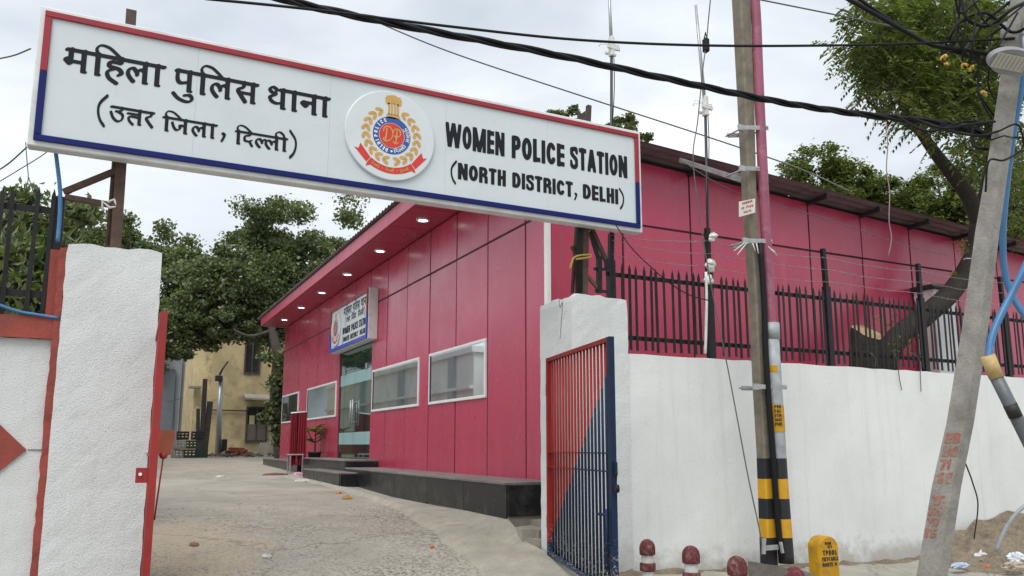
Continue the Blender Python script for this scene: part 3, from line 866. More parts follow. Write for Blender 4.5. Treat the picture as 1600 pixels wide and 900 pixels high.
# ------------------------------------------------------------------ granite plinth and steps
pl = thing('granite_plinth', (4.28, 8.7, .5), 'long black granite plinth along the foot of the crimson wall', 'plinth')
MB().box(4.30, 5.05, 8.72, 16.05, .2, Z0 - .03).build('core', CONC, pl)
tc = [8.72, 10.02, 11.42, 12.95, 14.4, 16.03]
for a, b in zip(tc[:-1], tc[1:]):
    MB().cbox(4.278, 4.302, a + .002, b - .002, .64 + R.uniform(0, .02), Z0 - .032, .003).build('tile', GRANITE, pl)
    MB().cbox(4.25, 4.99, a + .002, b - .002, Z0 - .03, Z0 - R.uniform(0, .002), .004).build('top_tile', GRANITE_TOP, pl)
MB().cbox(4.30, 5.05, 8.695, 8.722, .66, Z0 - .032, .003).build('end_tile', GRANITE, pl)
def stepblock(name, x0, x1, y0, y1, z0, z1, lab, n):
    t = thing(name, ((x0 + x1) / 2, (y0 + y1) / 2, z0), lab, 'step')
    MB().box(x0 + .02, x1, y0 + .02, y1 - .02, z0 - .3, z1 - .025).build('core', CONC, t)
    ys = np.linspace(y0 + .021, y1 - .021, n + 1)
    for a, b in zip(ys[:-1], ys[1:]):
        MB().cbox(x0, x0 + .02, a + .002, b - .002, z0 - .3, z1 - .027, .003).build('tile', GRANITE, t)
        MB().cbox(x0 - .02, x1, a + .002, b - .002, z1 - .025, z1, .004).build('top_tile', GRANITE_TOP, t)
    MB().cbox(x0 + .021, x1, y0, y0 + .02, z0 - .3, z1 - .027, .003).build('end_tile', GRANITE, t)
stepblock('entrance_step', 3.92, 4.55, 15.15, 18.4, .73, .985, 'low black granite step in front of the glass entrance', 3)
stepblock('entrance_landing', 4.30, 4.985, 16.2, 20.2, .75, 1.20, 'raised black granite landing under the glass entrance', 3)
stepblock('far_platform', 4.25, 4.985, 20.6, 25.7, .85, 1.10, 'low granite platform below the two far windows', 4)

# cement apron washed up against the plinth
ap = MB()
ed = [(6.95, 4.36, 3.75), (7.5, 4.36, 3.52), (8.3, 4.37, 3.42), (8.72, 4.3, 3.42), (9.6, 4.3, 3.50), (11, 4.3, 3.66), (13, 4.3, 3.80), (16, 4.3, 3.85), (19, 4.0, 3.6)]
vs_ = []
for i, (y, xi, xo) in enumerate(ed):
    zt = .64 if y > 8.7 else (.20 + .26 * (y - 6.95) / 1.75)
    if y > 13: zt = .70 + (y - 13) * .012
    for t in np.linspace(0, 1, 7):
        x = xi + (xo - xi) * t + R.uniform(-.03, .03) * (0 < t)
        zz = zt + (zg(xo, y) + .05 - zt) * (t / .86) ** .8 if t < .9 else zg(x, y) - .02
        vs_.append((x, y + R.uniform(-.04, .04) * (0 < i), zz + R.uniform(-.008, .008)))
ap.add(vs_, [(i * 7 + k, (i + 1) * 7 + k, (i + 1) * 7 + k + 1, i * 7 + k + 1) for i in range(len(ed) - 1) for k in range(6)], True)
structure(ap.build('cement_apron', APRON, origin=(0, 0, 0), fix=True), 'pale sloping cement apron along the plinth')
rk = MB()
for (x, y, z, s) in ((4.45, 8.5, .45, .16), (4.62, 8.42, .42, .2), (4.5, 8.2, .36, .15), (4.75, 8.55, .5, .2)):
    vv = [np.array([R.uniform(.75, 1.1) * s * a for a in q]) + V(x, y, z) for q in [(-1, -1, -.8), (1, -1, -.8), (1, 1, -.8), (-1, 1, -.8), (-.9, -.9, .7), (.9, -.9, .7), (.9, .9, .7), (-.9, .9, .7)]]
    rk.add(vv, [(0, 3, 2, 1), (4, 5, 6, 7), (0, 1, 5, 4), (1, 2, 6, 5), (2, 3, 7, 6), (3, 0, 4, 7)])
tag(rk.build('rubble', CONC), 'broken concrete lumps under the near end of the plinth', 'rubble', kind='stuff')

# ------------------------------------------------------------------ gate pillars and boundary walls
def rough_block(x0, x1, y0, y1, z0, z1, step=.12, jit=.008, top_round=.0, seed=1, topjit=None):
    """plastered masonry block: shared grid with hand-trowelled unevenness"""
    rn = random.Random(seed)
    nx_, ny_, nz_ = (max(1, int(round((b - a) / step))) for a, b in ((x0, x1), (y0, y1), (z0, z1)))
    ids, vs_, fs = {}, [], []
    def vid(i, j, k):
        q = (i, j, k)
        if q not in ids:
            u, v, w = i / nx_, j / ny_, k / nz_
            x, y, z = x0 + (x1 - x0) * u, y0 + (y1 - y0) * v, z0 + (z1 - z0) * w
            x += rn.uniform(-jit, jit); y += rn.uniform(-jit, jit) * .6
            if k == nz_:
                z += rn.uniform(-1, 1) * (topjit if topjit is not None else jit)
                if i in (0, nx_): z -= top_round
                if j in (0, ny_): z -= top_round * .4
            if k == nz_ and i in (0, nx_): x += (top_round * .5) * (1 if i == 0 else -1)
            ids[q] = len(vs_); vs_.append((x, y, z))
        return ids[q]
    for k in range(nz_):
        for i in range(nx_):
            fs.append((vid(i, 0, k), vid(i + 1, 0, k), vid(i + 1, 0, k + 1), vid(i, 0, k + 1)))
            fs.append((vid(i + 1, ny_, k), vid(i, ny_, k), vid(i, ny_, k + 1), vid(i + 1, ny_, k + 1)))
        for j in range(ny_):
            fs.append((vid(0, j + 1, k), vid(0, j, k), vid(0, j, k + 1), vid(0, j + 1, k + 1)))
            fs.append((vid(nx_, j, k), vid(nx_, j + 1, k), vid(nx_, j + 1, k + 1), vid(nx_, j, k + 1)))
    for i in range(nx_):
        for j in range(ny_):
            fs.append((vid(i, j, nz_), vid(i + 1, j, nz_), vid(i + 1, j + 1, nz_), vid(i, j + 1, nz_)))
    return MB().add(vs_, fs)
PL0, PL1 = -.43, .29
PR0, PR1 = 4.395, 5.125
tag(rough_block(PL0, PL1, 7.35, 8.07, -.3, 3.155, .09, .004, .012, 11, .014).build('gate_pillar', WHITE_PLASTER),
    'rough white plastered gate pillar beside the red diamond wall', 'pillar', 'gate pillars')
tag(rough_block(PR0, PR1, 7.35, 8.07, -.3, 3.15, .09, .0045, .03, 12, .016).build('gate_pillar', WHITE_PLASTER),
    'white plastered gate pillar behind the open red and blue gate leaf', 'pillar', 'gate pillars')

wr = thing('boundary_wall', (9, 7.5, 0), 'long smooth whitewashed boundary wall behind the striped utility pole', 'wall')
rough_block(PR1 + .004, 17, 7.37, 7.62, -.5, 2.52, .22, .004,   .0, 13, .007).build('wall_body', WHITE_WALL, wr)

wl = thing('boundary_wall', (-2.2, 7.6, 0), 'white stippled wall with red coping and diamond left of the gate', 'wall')
rough_block(-4.5, PL0 - .055, 7.50, 7.75, -.5, 2.36, .1, .003, .0, 14, .004).build('wall_body', WHITE_PLASTER, wl)
rough_block(-4.5, PL0 - .052, 7.45, 7.80, 2.358, 2.535, .09, .004, .0, 15, .008).build('coping', RED_OXIDE, wl)
rough_block(PL0 - .058, PL0 - .003, 7.44, 7.8, -.3, 3.13, .06, .006, .0, 16, .01).build('edge_band', RED_OXIDE, wl)
dc = onY(-28, 703, 7.5)
MB().prism([(dc[0] - .29, 7.482, dc[2]), (dc[0], 7.482, dc[2] - .29), (dc[0] + .30, 7.482, dc[2]), (dc[0], 7.482, dc[2] + .30)], (0, .03, 0)).build('diamond', RED_OXIDE, wl, fix=True)
MB().bar((dc[0] + .31, 7.498, dc[2]), (PL0 - .06, 7.498, dc[2]), .008, .012).build('groove', CONC, wl)

# ------------------------------------------------------------------ spiked iron fences on the walls
def paling_mesh(z0, z1, w=.036):
    b = MB()
    b.add([(-w / 2, 0, z0), (w / 2, 0, z0), (w / 2, -.006, z0), (-w / 2, -.006, z0), (-w / 2, 0, z1 - .07), (w / 2, 0, z1 - .07), (w / 2, -.006, z1 - .07), (-w / 2, -.006, z1 - .07), (0, -.003, z1)],
          [(0, 1, 2, 3), (0, 4, 5, 1), (2, 6, 7, 3), (1, 5, 6, 2), (3, 7, 4, 0), (4, 8, 5), (5, 8, 6), (6, 8, 7), (7, 8, 4)])
    b.bar((0, .003, z0), (0, .003, z1 - .08), .008, .02)
    return b.mesh('paling', mat=BLACK_IRON)
YF = 7.47
fr = thing('spiked_fence', (9, YF, 2.52), 'black spiked iron fence with barbed wire along the whitewashed wall', 'fence')
pm = paling_mesh(2.565, 3.57)
x = PR1 - .12
while x < 15.5:
    if all(abs(x - q) > .05 for q in (6.43, 8.44, 10.33, 12.25)):
        o = link('paling', pm, fr, (x, YF - .026, R.uniform(-.012, .012)))
        o.rotation_euler = (0, R.uniform(-.008, .008), R.uniform(-.2, .2))
    x += .1045
for z in (2.715, 3.435):
    MB().bar((PR1 - .2, YF, z), (15.6, YF, z - .01), .012, .05, (0, 0, 1)).build('rail', BLACK_IRON, fr)
posts = [(5.0, 3.92), (6.43, 4.16), (8.44, 4.12), (10.33, 4.11), (12.25, 4.1), (14.2, 4.1)]
for k, (x, zt) in enumerate(posts):
    p_ = MB(); ln = R.uniform(-.02, .02)
    p_.bar((x, YF + .01, 2.45), (x, YF + .01, 3.6), .085, .075, (0, 1, 0)); p_.bar((x, YF + .01, 3.55), (x + ln, YF + .01, zt), .055, .055, (0, 1, 0))
    p_.build('post', BLACK_IRON, fr)
def barbed(p0, p1, sag, parent):
    b = MB(); n = max(4, int(np.linalg.norm(p1 - p0) / .25))
    pts = []
    for i in range(n + 1):
        t = i / n
        pts.append(p0 + (p1 - p0) * t + V(R.uniform(-.006, .006), R.uniform(-.006, .006), -sag * 4 * t * (1 - t) + R.uniform(-.007, .007)))
    b.tube(pts, .0032, 4)
    m = int(np.linalg.norm(p1 - p0) / .105)
    for i in range(m):
        t = (i + R.random() * .5) / m
        q = p0 + (p1 - p0) * t + V(0, 0, -sag * 4 * t * (1 - t))
        for _ in range(2):
            d = V(R.uniform(-1, 1), R.uniform(-1, 1), R.uniform(-1, 1)); d *= .02 / np.linalg.norm(d)
            b.tube([q - d, q + d], .002, 3)
    return b.build('barbed_wire', WIRE_BARB, parent)
for zz in (3.66, 3.83, 3.99):
    for (x0, t0), (x1, t1) in zip(posts[:-1], posts[1:]):
        za, zb = min(zz, t0 - .03), min(zz, t1 - .03)
        barbed(V(x0, YF - .03, za), V(x1, YF - .03, zb), R.uniform(.01, .05), fr)
fl = thing('spiked_fence', (-2, 7.6, 2.535), 'black spiked iron fence on the red coping left of the gate', 'fence')
pm2 = paling_mesh(2.575, 3.65, .034)
for k in range(28):
    o = link('paling', pm2, fl, (-.60 - .123 * k, 7.575, R.uniform(-.02, .02)))
    o.rotation_euler = (0, R.uniform(-.01, .01), R.uniform(-.15, .15))
for z in (2.745, 3.47):
    MB().bar((-.49, 7.6, z), (-4.3, 7.6, z), .012, .055, (0, 0, 1)).build('rail', BLACK_IRON, fl)
m_ = MB(); m_.bar((-.52, 7.62, 2.5), (-.535, 7.62, 3.6), .085, .085, (0, 1, 0)); m_.build('post', BLACK_IRON, fl)
m_ = MB(); m_.bar((-.512, 7.61, 2.53), (-.516, 7.61, 3.13), .092, .096, (0, 1, 0)); tag(m_.build('post_sleeve', RED_OXIDE, fl), 'red oxide painted lower part of the post')
hz = [onY(x, y, 7.44) for x, y in ((-40, 462), (0, 477), (30, 487), (60, 492), (92, 497))]
tag(MB().tube(spline(hz, 6), .013, 8).build('blue_hose', BLUE_PVC), 'blue hose lying along the red coping behind the fence', 'hose')

# ------------------------------------------------------------------ gate leaves
def diag_paint(name, hx, hy, fx, fy):
    """red above a diagonal, navy below: flat paint on the bars (position measured along the leaf)"""
    m, n, b = newmat(name)
    p = position(n); s = sepxyz(n, p)
    Lf = sqrt((fx - hx) ** 2 + (fy - hy) ** 2)
    ux, uy = (fx - hx) / Lf, (fy - hy) / Lf
    u = mth(n, 'ADD', mth(n, 'MULTIPLY', mth(n, 'SUBTRACT', s[0], hx), ux), mth(n, 'MULTIPLY', mth(n, 'SUBTRACT', s[1], hy), uy))
    zl = mth(n, 'ADD', mth(n, 'MULTIPLY', u, 1.72 / 1.80), mth(n, 'ADD', .38, mth(n, 'MULTIPLY', noise(n, 11, 2, .5, p).outputs['Fac'], .09)))
    f = mth(n, 'GREATER_THAN', s[2], zl)
    f2 = mth(n, 'LESS_THAN', u, Lf - .055)
    f = mth(n, 'MULTIPLY', f, f2)
    f = mth(n, 'MULTIPLY', f, mth(n, 'GREATER_THAN', s[2], .48))
    c = mixc(n, f, (.008, .022, .062), (.27, .015, .012))
    n1 = noise(n, 6, 6, .65, p)
    c = mixc(n, 1.0, c, ramp(n, n1.outputs['Fac'], [(.3, .72), (.62, 1.0)]).outputs['Color'], 'MULTIPLY')
    n2 = noise(n, 45, 5, .7, p)
    fl_ = mth(n, 'MULTIPLY', ramp(n, n2.outputs['Fac'], [(.55, 0.0), (.6, .8)]).outputs['Color'], ramp(n, s[2], [(.35, 1.0), (.75, 0.0)]).outputs['Color'])
    c = mixc(n, fl_, c, (.45, .46, .46))
    c = mixc(n, ramp(n, noise(n, 14, 6, .7, p).outputs['Fac'], [(.66, 0.0), (.72, .6)]).outputs['Color'], c, (.10, .055, .035))
    n.links.new(c, b.inputs['Base Color'])
    b.inputs['Specular IOR Level'].default_value = .25
    b.inputs['Roughness'].default_value = .5
    return m
def gate_leaf(name, h, fpt, zt, zb0, zb1, paint, label, nbars=18, latch_side=1):
    """iron leaf from the hinge h to the free end fpt"""
    h, fpt = np.array(h, float), np.array(fpt, float)
    d = fpt - h; Lf = np.linalg.norm(d); d = d / Lf
    nrm = V(-d[1], d[0])
    P = lambda u, z, o=0.0: V(h[0] + d[0] * u + nrm[0] * o, h[1] + d[1] * u + nrm[1] * o, z)
    up3 = V(nrm[0], nrm[1], 0)
    t = thing(name, (h[0], h[1], zb0), label, 'gate', 'gate leaves')
    zb = lambda u: zb0 + (zb1 - zb0) * u / Lf
    for u in (.03, Lf - .03): MB().bar(P(u, zb(u)), P(u, zt), .06 if u < 1 else .075, .05, up3).build('stile', paint, t)
    MB().bar(P(.06, zt - .02), P(Lf - .06, zt - .02), .04, .045, up3).build('rail', paint, t)
    MB().bar(P(.06, zb(.06) + .03), P(Lf - .06, zb(Lf) + .03), .045, .045, up3).build('rail', paint, t)
    for z in (1.43, 1.27): MB().bar(P(.06, z, -.012), P(Lf - .06, z, -.012), .012, .035, up3).build('rail', paint, t)
    for k in range(nbars):
        u = .06 + (Lf - .12) * (k + 1) / (nbars + 1)
        MB().tube([P(u, zb(u) + .05), P(u, zt - .04)], .0125, 8).build('bar', paint, t)
    for z in (zb0 + .35, zt - .35):
        MB().tube([P(-.02, z - .07, 0), P(-.02, z + .07, 0)], .022, 10).build('hinge', RUST, t)
    return t, P, Lf
HR, FR_ = (4.345, 7.80), (3.955, 5.93)
paint_r = diag_paint('red and navy gate paint', HR[0], HR[1], FR_[0], FR_[1])
gr, P, Lf = gate_leaf('gate_leaf', HR, FR_, 2.465, .33, .20, paint_r, 'open iron gate leaf painted diagonally red and navy', 18)
k_ = MB(); k_.obox(P(Lf + .035, 1.30), (P(1, 0) - P(0, 0)) * .045, P(0, 0, .004) - P(0, 0), V(0, 0, .055)); k_.build('lock_lug', paint_r, gr)
k_ = MB(); k_.tube([P(Lf + .05, 1.20), P(Lf + .045, 1.255, .01), P(Lf + .055, 1.28), P(Lf + .065, 1.255, -.01), P(Lf + .06, 1.2)], .006, 6); k_.tube([P(Lf + .055, 1.13, -.016), P(Lf + .055, 1.13, .016)], .036, 14)
tag(k_.build('padlock', BLACK_IRON, gr), 'small dark round padlock hanging on the lug')
k_ = MB(); k_.tube([P(Lf - .07, .42, -.05), P(Lf - .07, .95, -.05)], .013, 8); k_.tube([P(Lf - .07, .9, -.05), P(Lf - .2, .9, -.09)], .012, 8); k_.bar(P(Lf - .07, .6, -.03), P(Lf - .07, .68, -.03), .04, .03)
k_.build('drop_bolt', paint_r, gr)
HL, FL = (.315, 7.80), (.272, 5.98)
gl, P, Lf = gate_leaf('gate_leaf', HL, FL, 2.42, .30, .16, GATE_RED, 'red iron gate leaf seen edge-on beside the rough white pillar', 18)
k_ = MB(); k_.obox(P(Lf - .02, 1.30, -.06), P(0, 0, .045) - P(0, 0), (P(1, 0) - P(0, 0)) * .005, V(0, 0, .05)); k_.build('lock_lug', GATE_RED, gl)
k_ = MB(); k_.tube([P(Lf - .022, 1.308, -.077), P(Lf + .002, 1.308, -.077)], .011, 10); k_.build('lug_hole', WIN_WHITE, gl)
k_ = MB(); k_.lathe(P(Lf - .05, 1.43, .06), [(.0, .028), (.014, .024), (.026, .01), (.028, 0), (.02, -.018), (.0, -.026)], 12); k_.tube([P(Lf - .05, 1.42, .06), P(Lf - .05, 1.0, .03)], .006, 6)
k_.build('bolt_knob', GATE_RED, gl)

# ------------------------------------------------------------------ the gate sign
SX, SZ, SY = -.77, 3.89, 7.2
SW, SH = 6.03, 1.21
sg = thing('gate_sign', (SX + SW / 2, SY, SZ), 'wide white police station signboard with red and blue edging over the gate', 'sign')
MB().cbox(SX, SX + SW, SY, SY + .13, SZ, SZ + SH, .008).build('box_frame', SIGN_FRAME, sg)
fc = MB()
for k in range(5): fc.cbox(SX + .05 + k * 1.186 + .0005, SX + .05 + (k + 1) * 1.186 - .0005, SY - .004, SY + .01, SZ + .05, SZ + SH - .05, .001)
fc.build('face_sheet', SIGN_WHITE, sg)
def trims(parent, pieces, place):
    for nm, mat_, a, b in pieces: place(a, b).build(nm, mat_, parent)
def trim_place(a, b): return MB().cbox(SX + a[0], SX + b[0], SY - .026, SY - .0045, SZ + a[1], SZ + b[1], .004)
tw = .052; e = .042
midL, midR = .64, .58
trims(sg, [('trim', TRIM_RED, (e, SH - e - tw), (SW - e, SH - e)), ('trim', TRIM_BLUE, (e, e), (SW - e, e + tw)),
           ('trim', TRIM_RED, (e, midL), (e + tw, SH - e - tw - .001)), ('trim', TRIM_BLUE, (e, e + tw + .001), (e + tw, midL - .001)),
           ('trim', TRIM_RED, (SW - e - tw, midR), (SW - e, SH - e - tw - .001)), ('trim', TRIM_BLUE, (SW - e - tw, e + tw + .001), (SW - e, midR - .001))], trim_place)
def emblem(parent, o, ux, vy, cx, cy, S, thick, detail=True):
    """police emblem: white disc, wreath, ring with lettering, monogram, lion capital and ribbon; S = radius of the disc"""
    o, ux, vy = (np.array(q, float) for q in (o, ux, vy))
    nn = np.cross(ux, vy)
    d = MB(); n = 64
    ring = [o + ux * (cx + S * cos(2 * pi * i / n)) + vy * (cy + S * sin(2 * pi * i / n)) for i in range(n)]
    bev = [o + ux * (cx + (S - .008) * cos(2 * pi * i / n)) + vy * (cy + (S - .008) * sin(2 * pi * i / n)) + nn * thick for i in range(n)]
    d.add(ring + [q + nn * (thick - .006) for q in ring] + bev,
          [(i, (i + 1) % n, n + (i + 1) % n, n + i) for i in range(n)] + [(n + i, n + (i + 1) % n, 2 * n + (i + 1) % n, 2 * n + i) for i in range(n)] + [tuple(2 * n + i for i in range(n))])
    em = d.build('emblem', EMB_WHITE, parent)
    q = S / .457
    def deck(name, mat_, fn, lift):
        k = Deck(); fn(k)
        k.v = [(cx + a * q, cy + b * q) for a, b in k.v]
        return k.build(name, mat_, em, o, ux, vy, thick + lift)
    def lz(x, y): return (x, y)
    deck('ring', EMB_BLUE, lambda k: k.ring(0.01, 0, .131, .192, 48), .0015)
    deck('ring_centre', EMB_RED, lambda k: k.disc(.01, 0, .126), .0015)
    def wreath(k):
        for s in (-1, 1):
            for i in range(9):
                a = radians(-78 + i * 17.3) if s > 0 else radians(-102 - i * 17.3)
                for j, (dr, tw_) in enumerate(((.022, .5), (-.022, -.5))):
                    r_ = .262 + dr
                    lx, ly = .01 + r_ * cos(a), r_ * sin(a)
                    t = a + s * (pi / 2 + tw_ * .9)
                    p = [(.046, 0), (.02, .018), (-.02, .018), (-.04, 0), (-.02, -.018), (.02, -.018)]
                    k.poly([(lx + cos(t) * x_ - sin(t) * y_, ly + sin(t) * x_ + cos(t) * y_) for x_, y_ in p])
    deck('wreath', GOLD, wreath, .0015)
    def lions(k):
        for x0_, y0_, x1_, y1_ in ((-.075, .175, .075, .19), (-.068, .192, .068, .208), (-.06, .21, .06, .222)):
            k.poly([(.02 + x0_, y0_), (.02 + x1_, y0_), (.02 + x1_, y1_), (.02 + x0_, y1_)])
        for x_ in (-.045, -.016, .016, .045):
            k.put(ink([(spline([(0, 0), (.003, .05), (-.003, .10)], 4), .022)], .006, 0, 1), .02 + x_, .225)
        k.put(ink([(spline([(-.058, .0), (-.03, .03), (0, .012), (.03, .03), (.058, 0)], 5), .05), (spline([(-.045, .045), (0, .06), (.045, .045)], 5), .045), ([(-.075, .03), (-.06, .06)], .024), ([(.075, .03), (.06, .06)], .024)], .006, 0, 1), .02, .338)
    deck('lion_capital', GOLD, lions, .0015)
    def ribbon(k):
        k.ring(.01, .0, .325, .39, 30, radians(-128), radians(-52))
        for s in (-1, 1):
            a = radians(-90 + s * 33)
            t = lambda r_, dd: (.01 + r_ * cos(a + radians(dd) * s), r_ * sin(a + radians(dd) * s))
            k.poly([t(.33, 6), t(.395, 6), t(.41, 32), t(.375, 28), t(.335, 35)][::(1 if s > 0 else -1)])
            k.poly([t(.392, -1), t(.43, 3), t(.392, 5)][::(1 if s > 0 else -1)])
    deck('ribbon', EMB_RED, ribbon, .0015)
    if detail:
        deck('ring_lettering', PRINT_PALE, lambda k: (ringtext(k, 'POLICE', .01, 0, .143, 190, 116, .040), ringtext(k, 'DELHI', .01, 0, .143, 252, 206, .040), k.disc(.01, -.161, .011)), .003)
        def hring(k):
            for wd, a_ in (('dilli', -56), ('pulis', 10)):
                a = radians(a_); sc = .034
                vf = ink(HINDI[wd][1], .08); W_ = HINDI[wd][0] * sc * .75
                # bend the word round the ring
                pts = []
                for x_, y_ in vf[0]:
                    th = a + (x_ / HINDI[wd][0] - .5) * radians(52) * (-1 if a_ > 0 else 1)
                    r_ = .146 + y_ * sc if a_ > 0 else .176 - y_ * sc
                    pts.append((.01 + r_ * cos(th), r_ * sin(th)))
                kk = len(k.v); k.v.extend(pts); k.f.extend([[i + kk for i in (f if a_ < 0 else f[::-1])] for f in vf[1]])
        deck('ring_script', PRINT_PALE, hring, .003)
        def mono(k):
            st = [(spline([(-.055, .065), (-.058, 0), (-.066, -.055)], 5), .017),
                  (spline([(-.09, .03), (-.075, .075), (-.03, .085), (.005, .04), (-.005, -.03), (-.05, -.065), (-.085, -.055), (-.08, -.03)], 6), .014),
                  (spline([(.048, .055), (.045, -.02), (.035, -.075)], 5), .017),
                  (spline([(.01, .03), (.03, .07), (.075, .065), (.085, .02), (.05, -.01), (.02, .0)], 6), .014),
                  (spline([(.01, -.06), (.04, -.08), (.07, -.06)], 4), .012)]
            k.put(ink(st, .007, radians(45), .7), .012, 0)
        deck('monogram', GOLD, mono, .003)
        def motto(k):
            for wd, a_, span in (('uttar', -116, 14), ('dilli', -92, 14), ('pulis', -68, 15)):
                vf = ink(HINDI[wd][1], .09)
                pts = []
                for x_, y_ in vf[0]:
                    th = radians(a_ + (x_ / HINDI[wd][0] - .5) * span); r_ = .372 - y_ * .03
                    pts.append((.01 + r_ * cos(th), r_ * sin(th)))
                kk = len(k.v); k.v.extend(pts); k.f.extend([[i + kk for i in f] for f in vf[1]])
            for a_ in (-104, -80): k.disc(.01 + .358 * cos(radians(a_)), .358 * sin(radians(a_)), .006, n=10)
        deck('motto', GOLD, motto, .003)
    else:
        deck('monogram', GOLD, lambda k: (k.ring(.01, 0, .03, .06, 16), k.ring(.01, 0, .085, .1, 24)), .003)
    return em
so = V(SX, SY - .004, SZ); UX, VZ = V(1, 0, 0), V(0, 0, 1)
emblem(sg, so, UX, VZ, 3.02, .61, .457, .03)
def lettering(parent, fn, o, ux, vy, lift=.003, mat_=LETTER):
    k = Deck(); fn(k); return k.build('lettering', mat_, parent, o, ux, vy, lift)
for wd, a, b in (('mahila', .208, .98), ('pulis', 1.05, 1.765), ('thana', 1.845, 2.425)):
    lettering(sg, lambda k: hindi(k, wd, a, b, .888, .205), so, UX, VZ)
lettering(sg, lambda k: (paren(k, .515, .255, .525, False, .032), hindi(k, 'uttar', .572, .918, .448, .142)), so, UX, VZ)
lettering(sg, lambda k: (hindi(k, 'zila', .978, 1.43, .432, .138), comma(k, 1.475, .315, .16)), so, UX, VZ)
lettering(sg, lambda k: (hindi(k, 'dilli', 1.578, 2.046, .414, .134), paren(k, 2.09, .235, .49, True, .032)), so, UX, VZ)
for wd, a, b in (('WOMEN', 3.604, 4.274), ('POLICE', 4.357, 5.005), ('STATION', 5.075, 5.832)):
    lettering(sg, lambda k: latin(k, wd, a, b, .612, .262), so, UX, VZ)
lettering(sg, lambda k: (paren(k, 3.70, .235, .468, False, .03), latin(k, 'NORTH', 3.745, 4.29, .285, .176)), so, UX, VZ)
lettering(sg, lambda k: (latin(k, 'DISTRICT', 4.364, 5.105, .286, .176), comma(k, 5.135, .292, .15)), so, UX, VZ)
lettering(sg, lambda k: (latin(k, 'DELHI', 5.233, 5.70, .288, .176), paren(k, 5.745, .245, .472, True, .03)), so, UX, VZ)

# posts and stays that carry the sign
sp = thing('sign_post', (-.09, 7.42, 3.15), 'brown steel sign post with stays on the left gate pillar', 'post', 'sign posts')
MB().bar((-.075, 7.42, 3.12), (-.10, 7.42, 5.33), .085, .085, (0, 1, 0)).build('upright', RUST, sp)
a, b = onY(100, 300, 7.6), onY(186, 265, 7.44)
MB().bar(a, b, .05, .045, (0, 1, 0)).build('brace', RUST, sp)
a, b = onY(103, 308, 7.6), onY(182, 322, 7.44)
MB().bar(a, b, .045, .045, (0, 1, 0)).build('brace', RUST, sp)
tg = MB(); q = onY(172, 318, 7.42); tg.tube([q + V(-.02, -.03, 0), q + V(.03, -.04, .03), q + V(.05, -.03, -.03), q + V(0, -.05, -.05), q + V(-.06, -.04, .0), q + V(-.05, -.05, -.08)], .012, 6); tg.build('rope_knot', WHITE_TAPE, sp)
a, b = onY(179, 246, 7.5), onY(168, 384, 7.5)
tag(MB().tube([b, a, a + (a - b) * .3], .019, 8).build('rusty_rod', RUST), 'thin rusty rod standing behind the left sign post', 'rod')
a = [onY(x, y, 7.36) for x, y in ((82, 200), (88, 245), (94, 300), (93, 345), (90, 378))]
tag(MB().tube(spline(a, 5), .016, 8).build('blue_pipe', BLUE_PVC), 'thin blue pipe rising from the fence post to the signboard', 'pipe')
sp = thing('sign_post', (4.6, 7.42, 3.15), 'brown steel sign post with braces on the right gate pillar', 'post', 'sign posts')
MB().bar((4.60, 7.44, 3.1), (4.66, 7.42, 5.30), .075, .085, (0, 1, 0)).build('upright', RUST, sp)
MB().tube([(4.52, 7.40, 3.1), (4.55, 7.40, 4.5)], .042, 12).build('pipe_upright', BLACK_IRON, sp)
for p0, p1, w in (((893, 385), (906, 408), .035), ((921, 350), (946, 405), .045), ((922, 362), (937, 410), .04), ((936, 400), (936, 458), .055), ((918, 432), (935, 452), .035), ((928, 420), (950, 421), .03), ((930, 454), (950, 456), .03), ((946, 402), (948, 418), .04)):
    MB().bar(onY(*p0, 7.45), onY(*p1, 7.45), w, w * .9, (0, 1, 0)).build('brace', BLACK_IRON if p0[0] > 921 else RUST, sp)
q = [onY(x, y, 7.33) for x, y in ((900, 405), (921, 402), (921, 398), (899, 401), (893, 412), (891, 420))]
MB().tube(spline(q, 4), .012, 6).build('cloth_tie', M('yellow cloth tie', (.42, .27, .06), .8, .2), sp)
a, b = onY(901, 352, 7.5), onY(894, 458, 7.5)
tag(MB().tube([b, a, a + V(0, 0, .2)], .022, 8).build('rusty_rod', RUST), 'thin rusty rod standing beside the right sign post', 'rod')
st = MB(); q = onY(915, 186, 7.4); st.bar(q + V(-.06, 0, -.2), q + V(-.05, 0, .05), .1, .04, (0, 1, 0)); st.bar(q + V(.02, 0, -.2), q + V(.045, 0, .17), .05, .05, (0, 1, 0)); st.bar(q + V(-.09, 0, .0), q + V(.05, 0, .1), .03, .03)
tag(st.build('post_stump', PLANK), 'splintered dark post end sticking up behind the signboard', 'post')

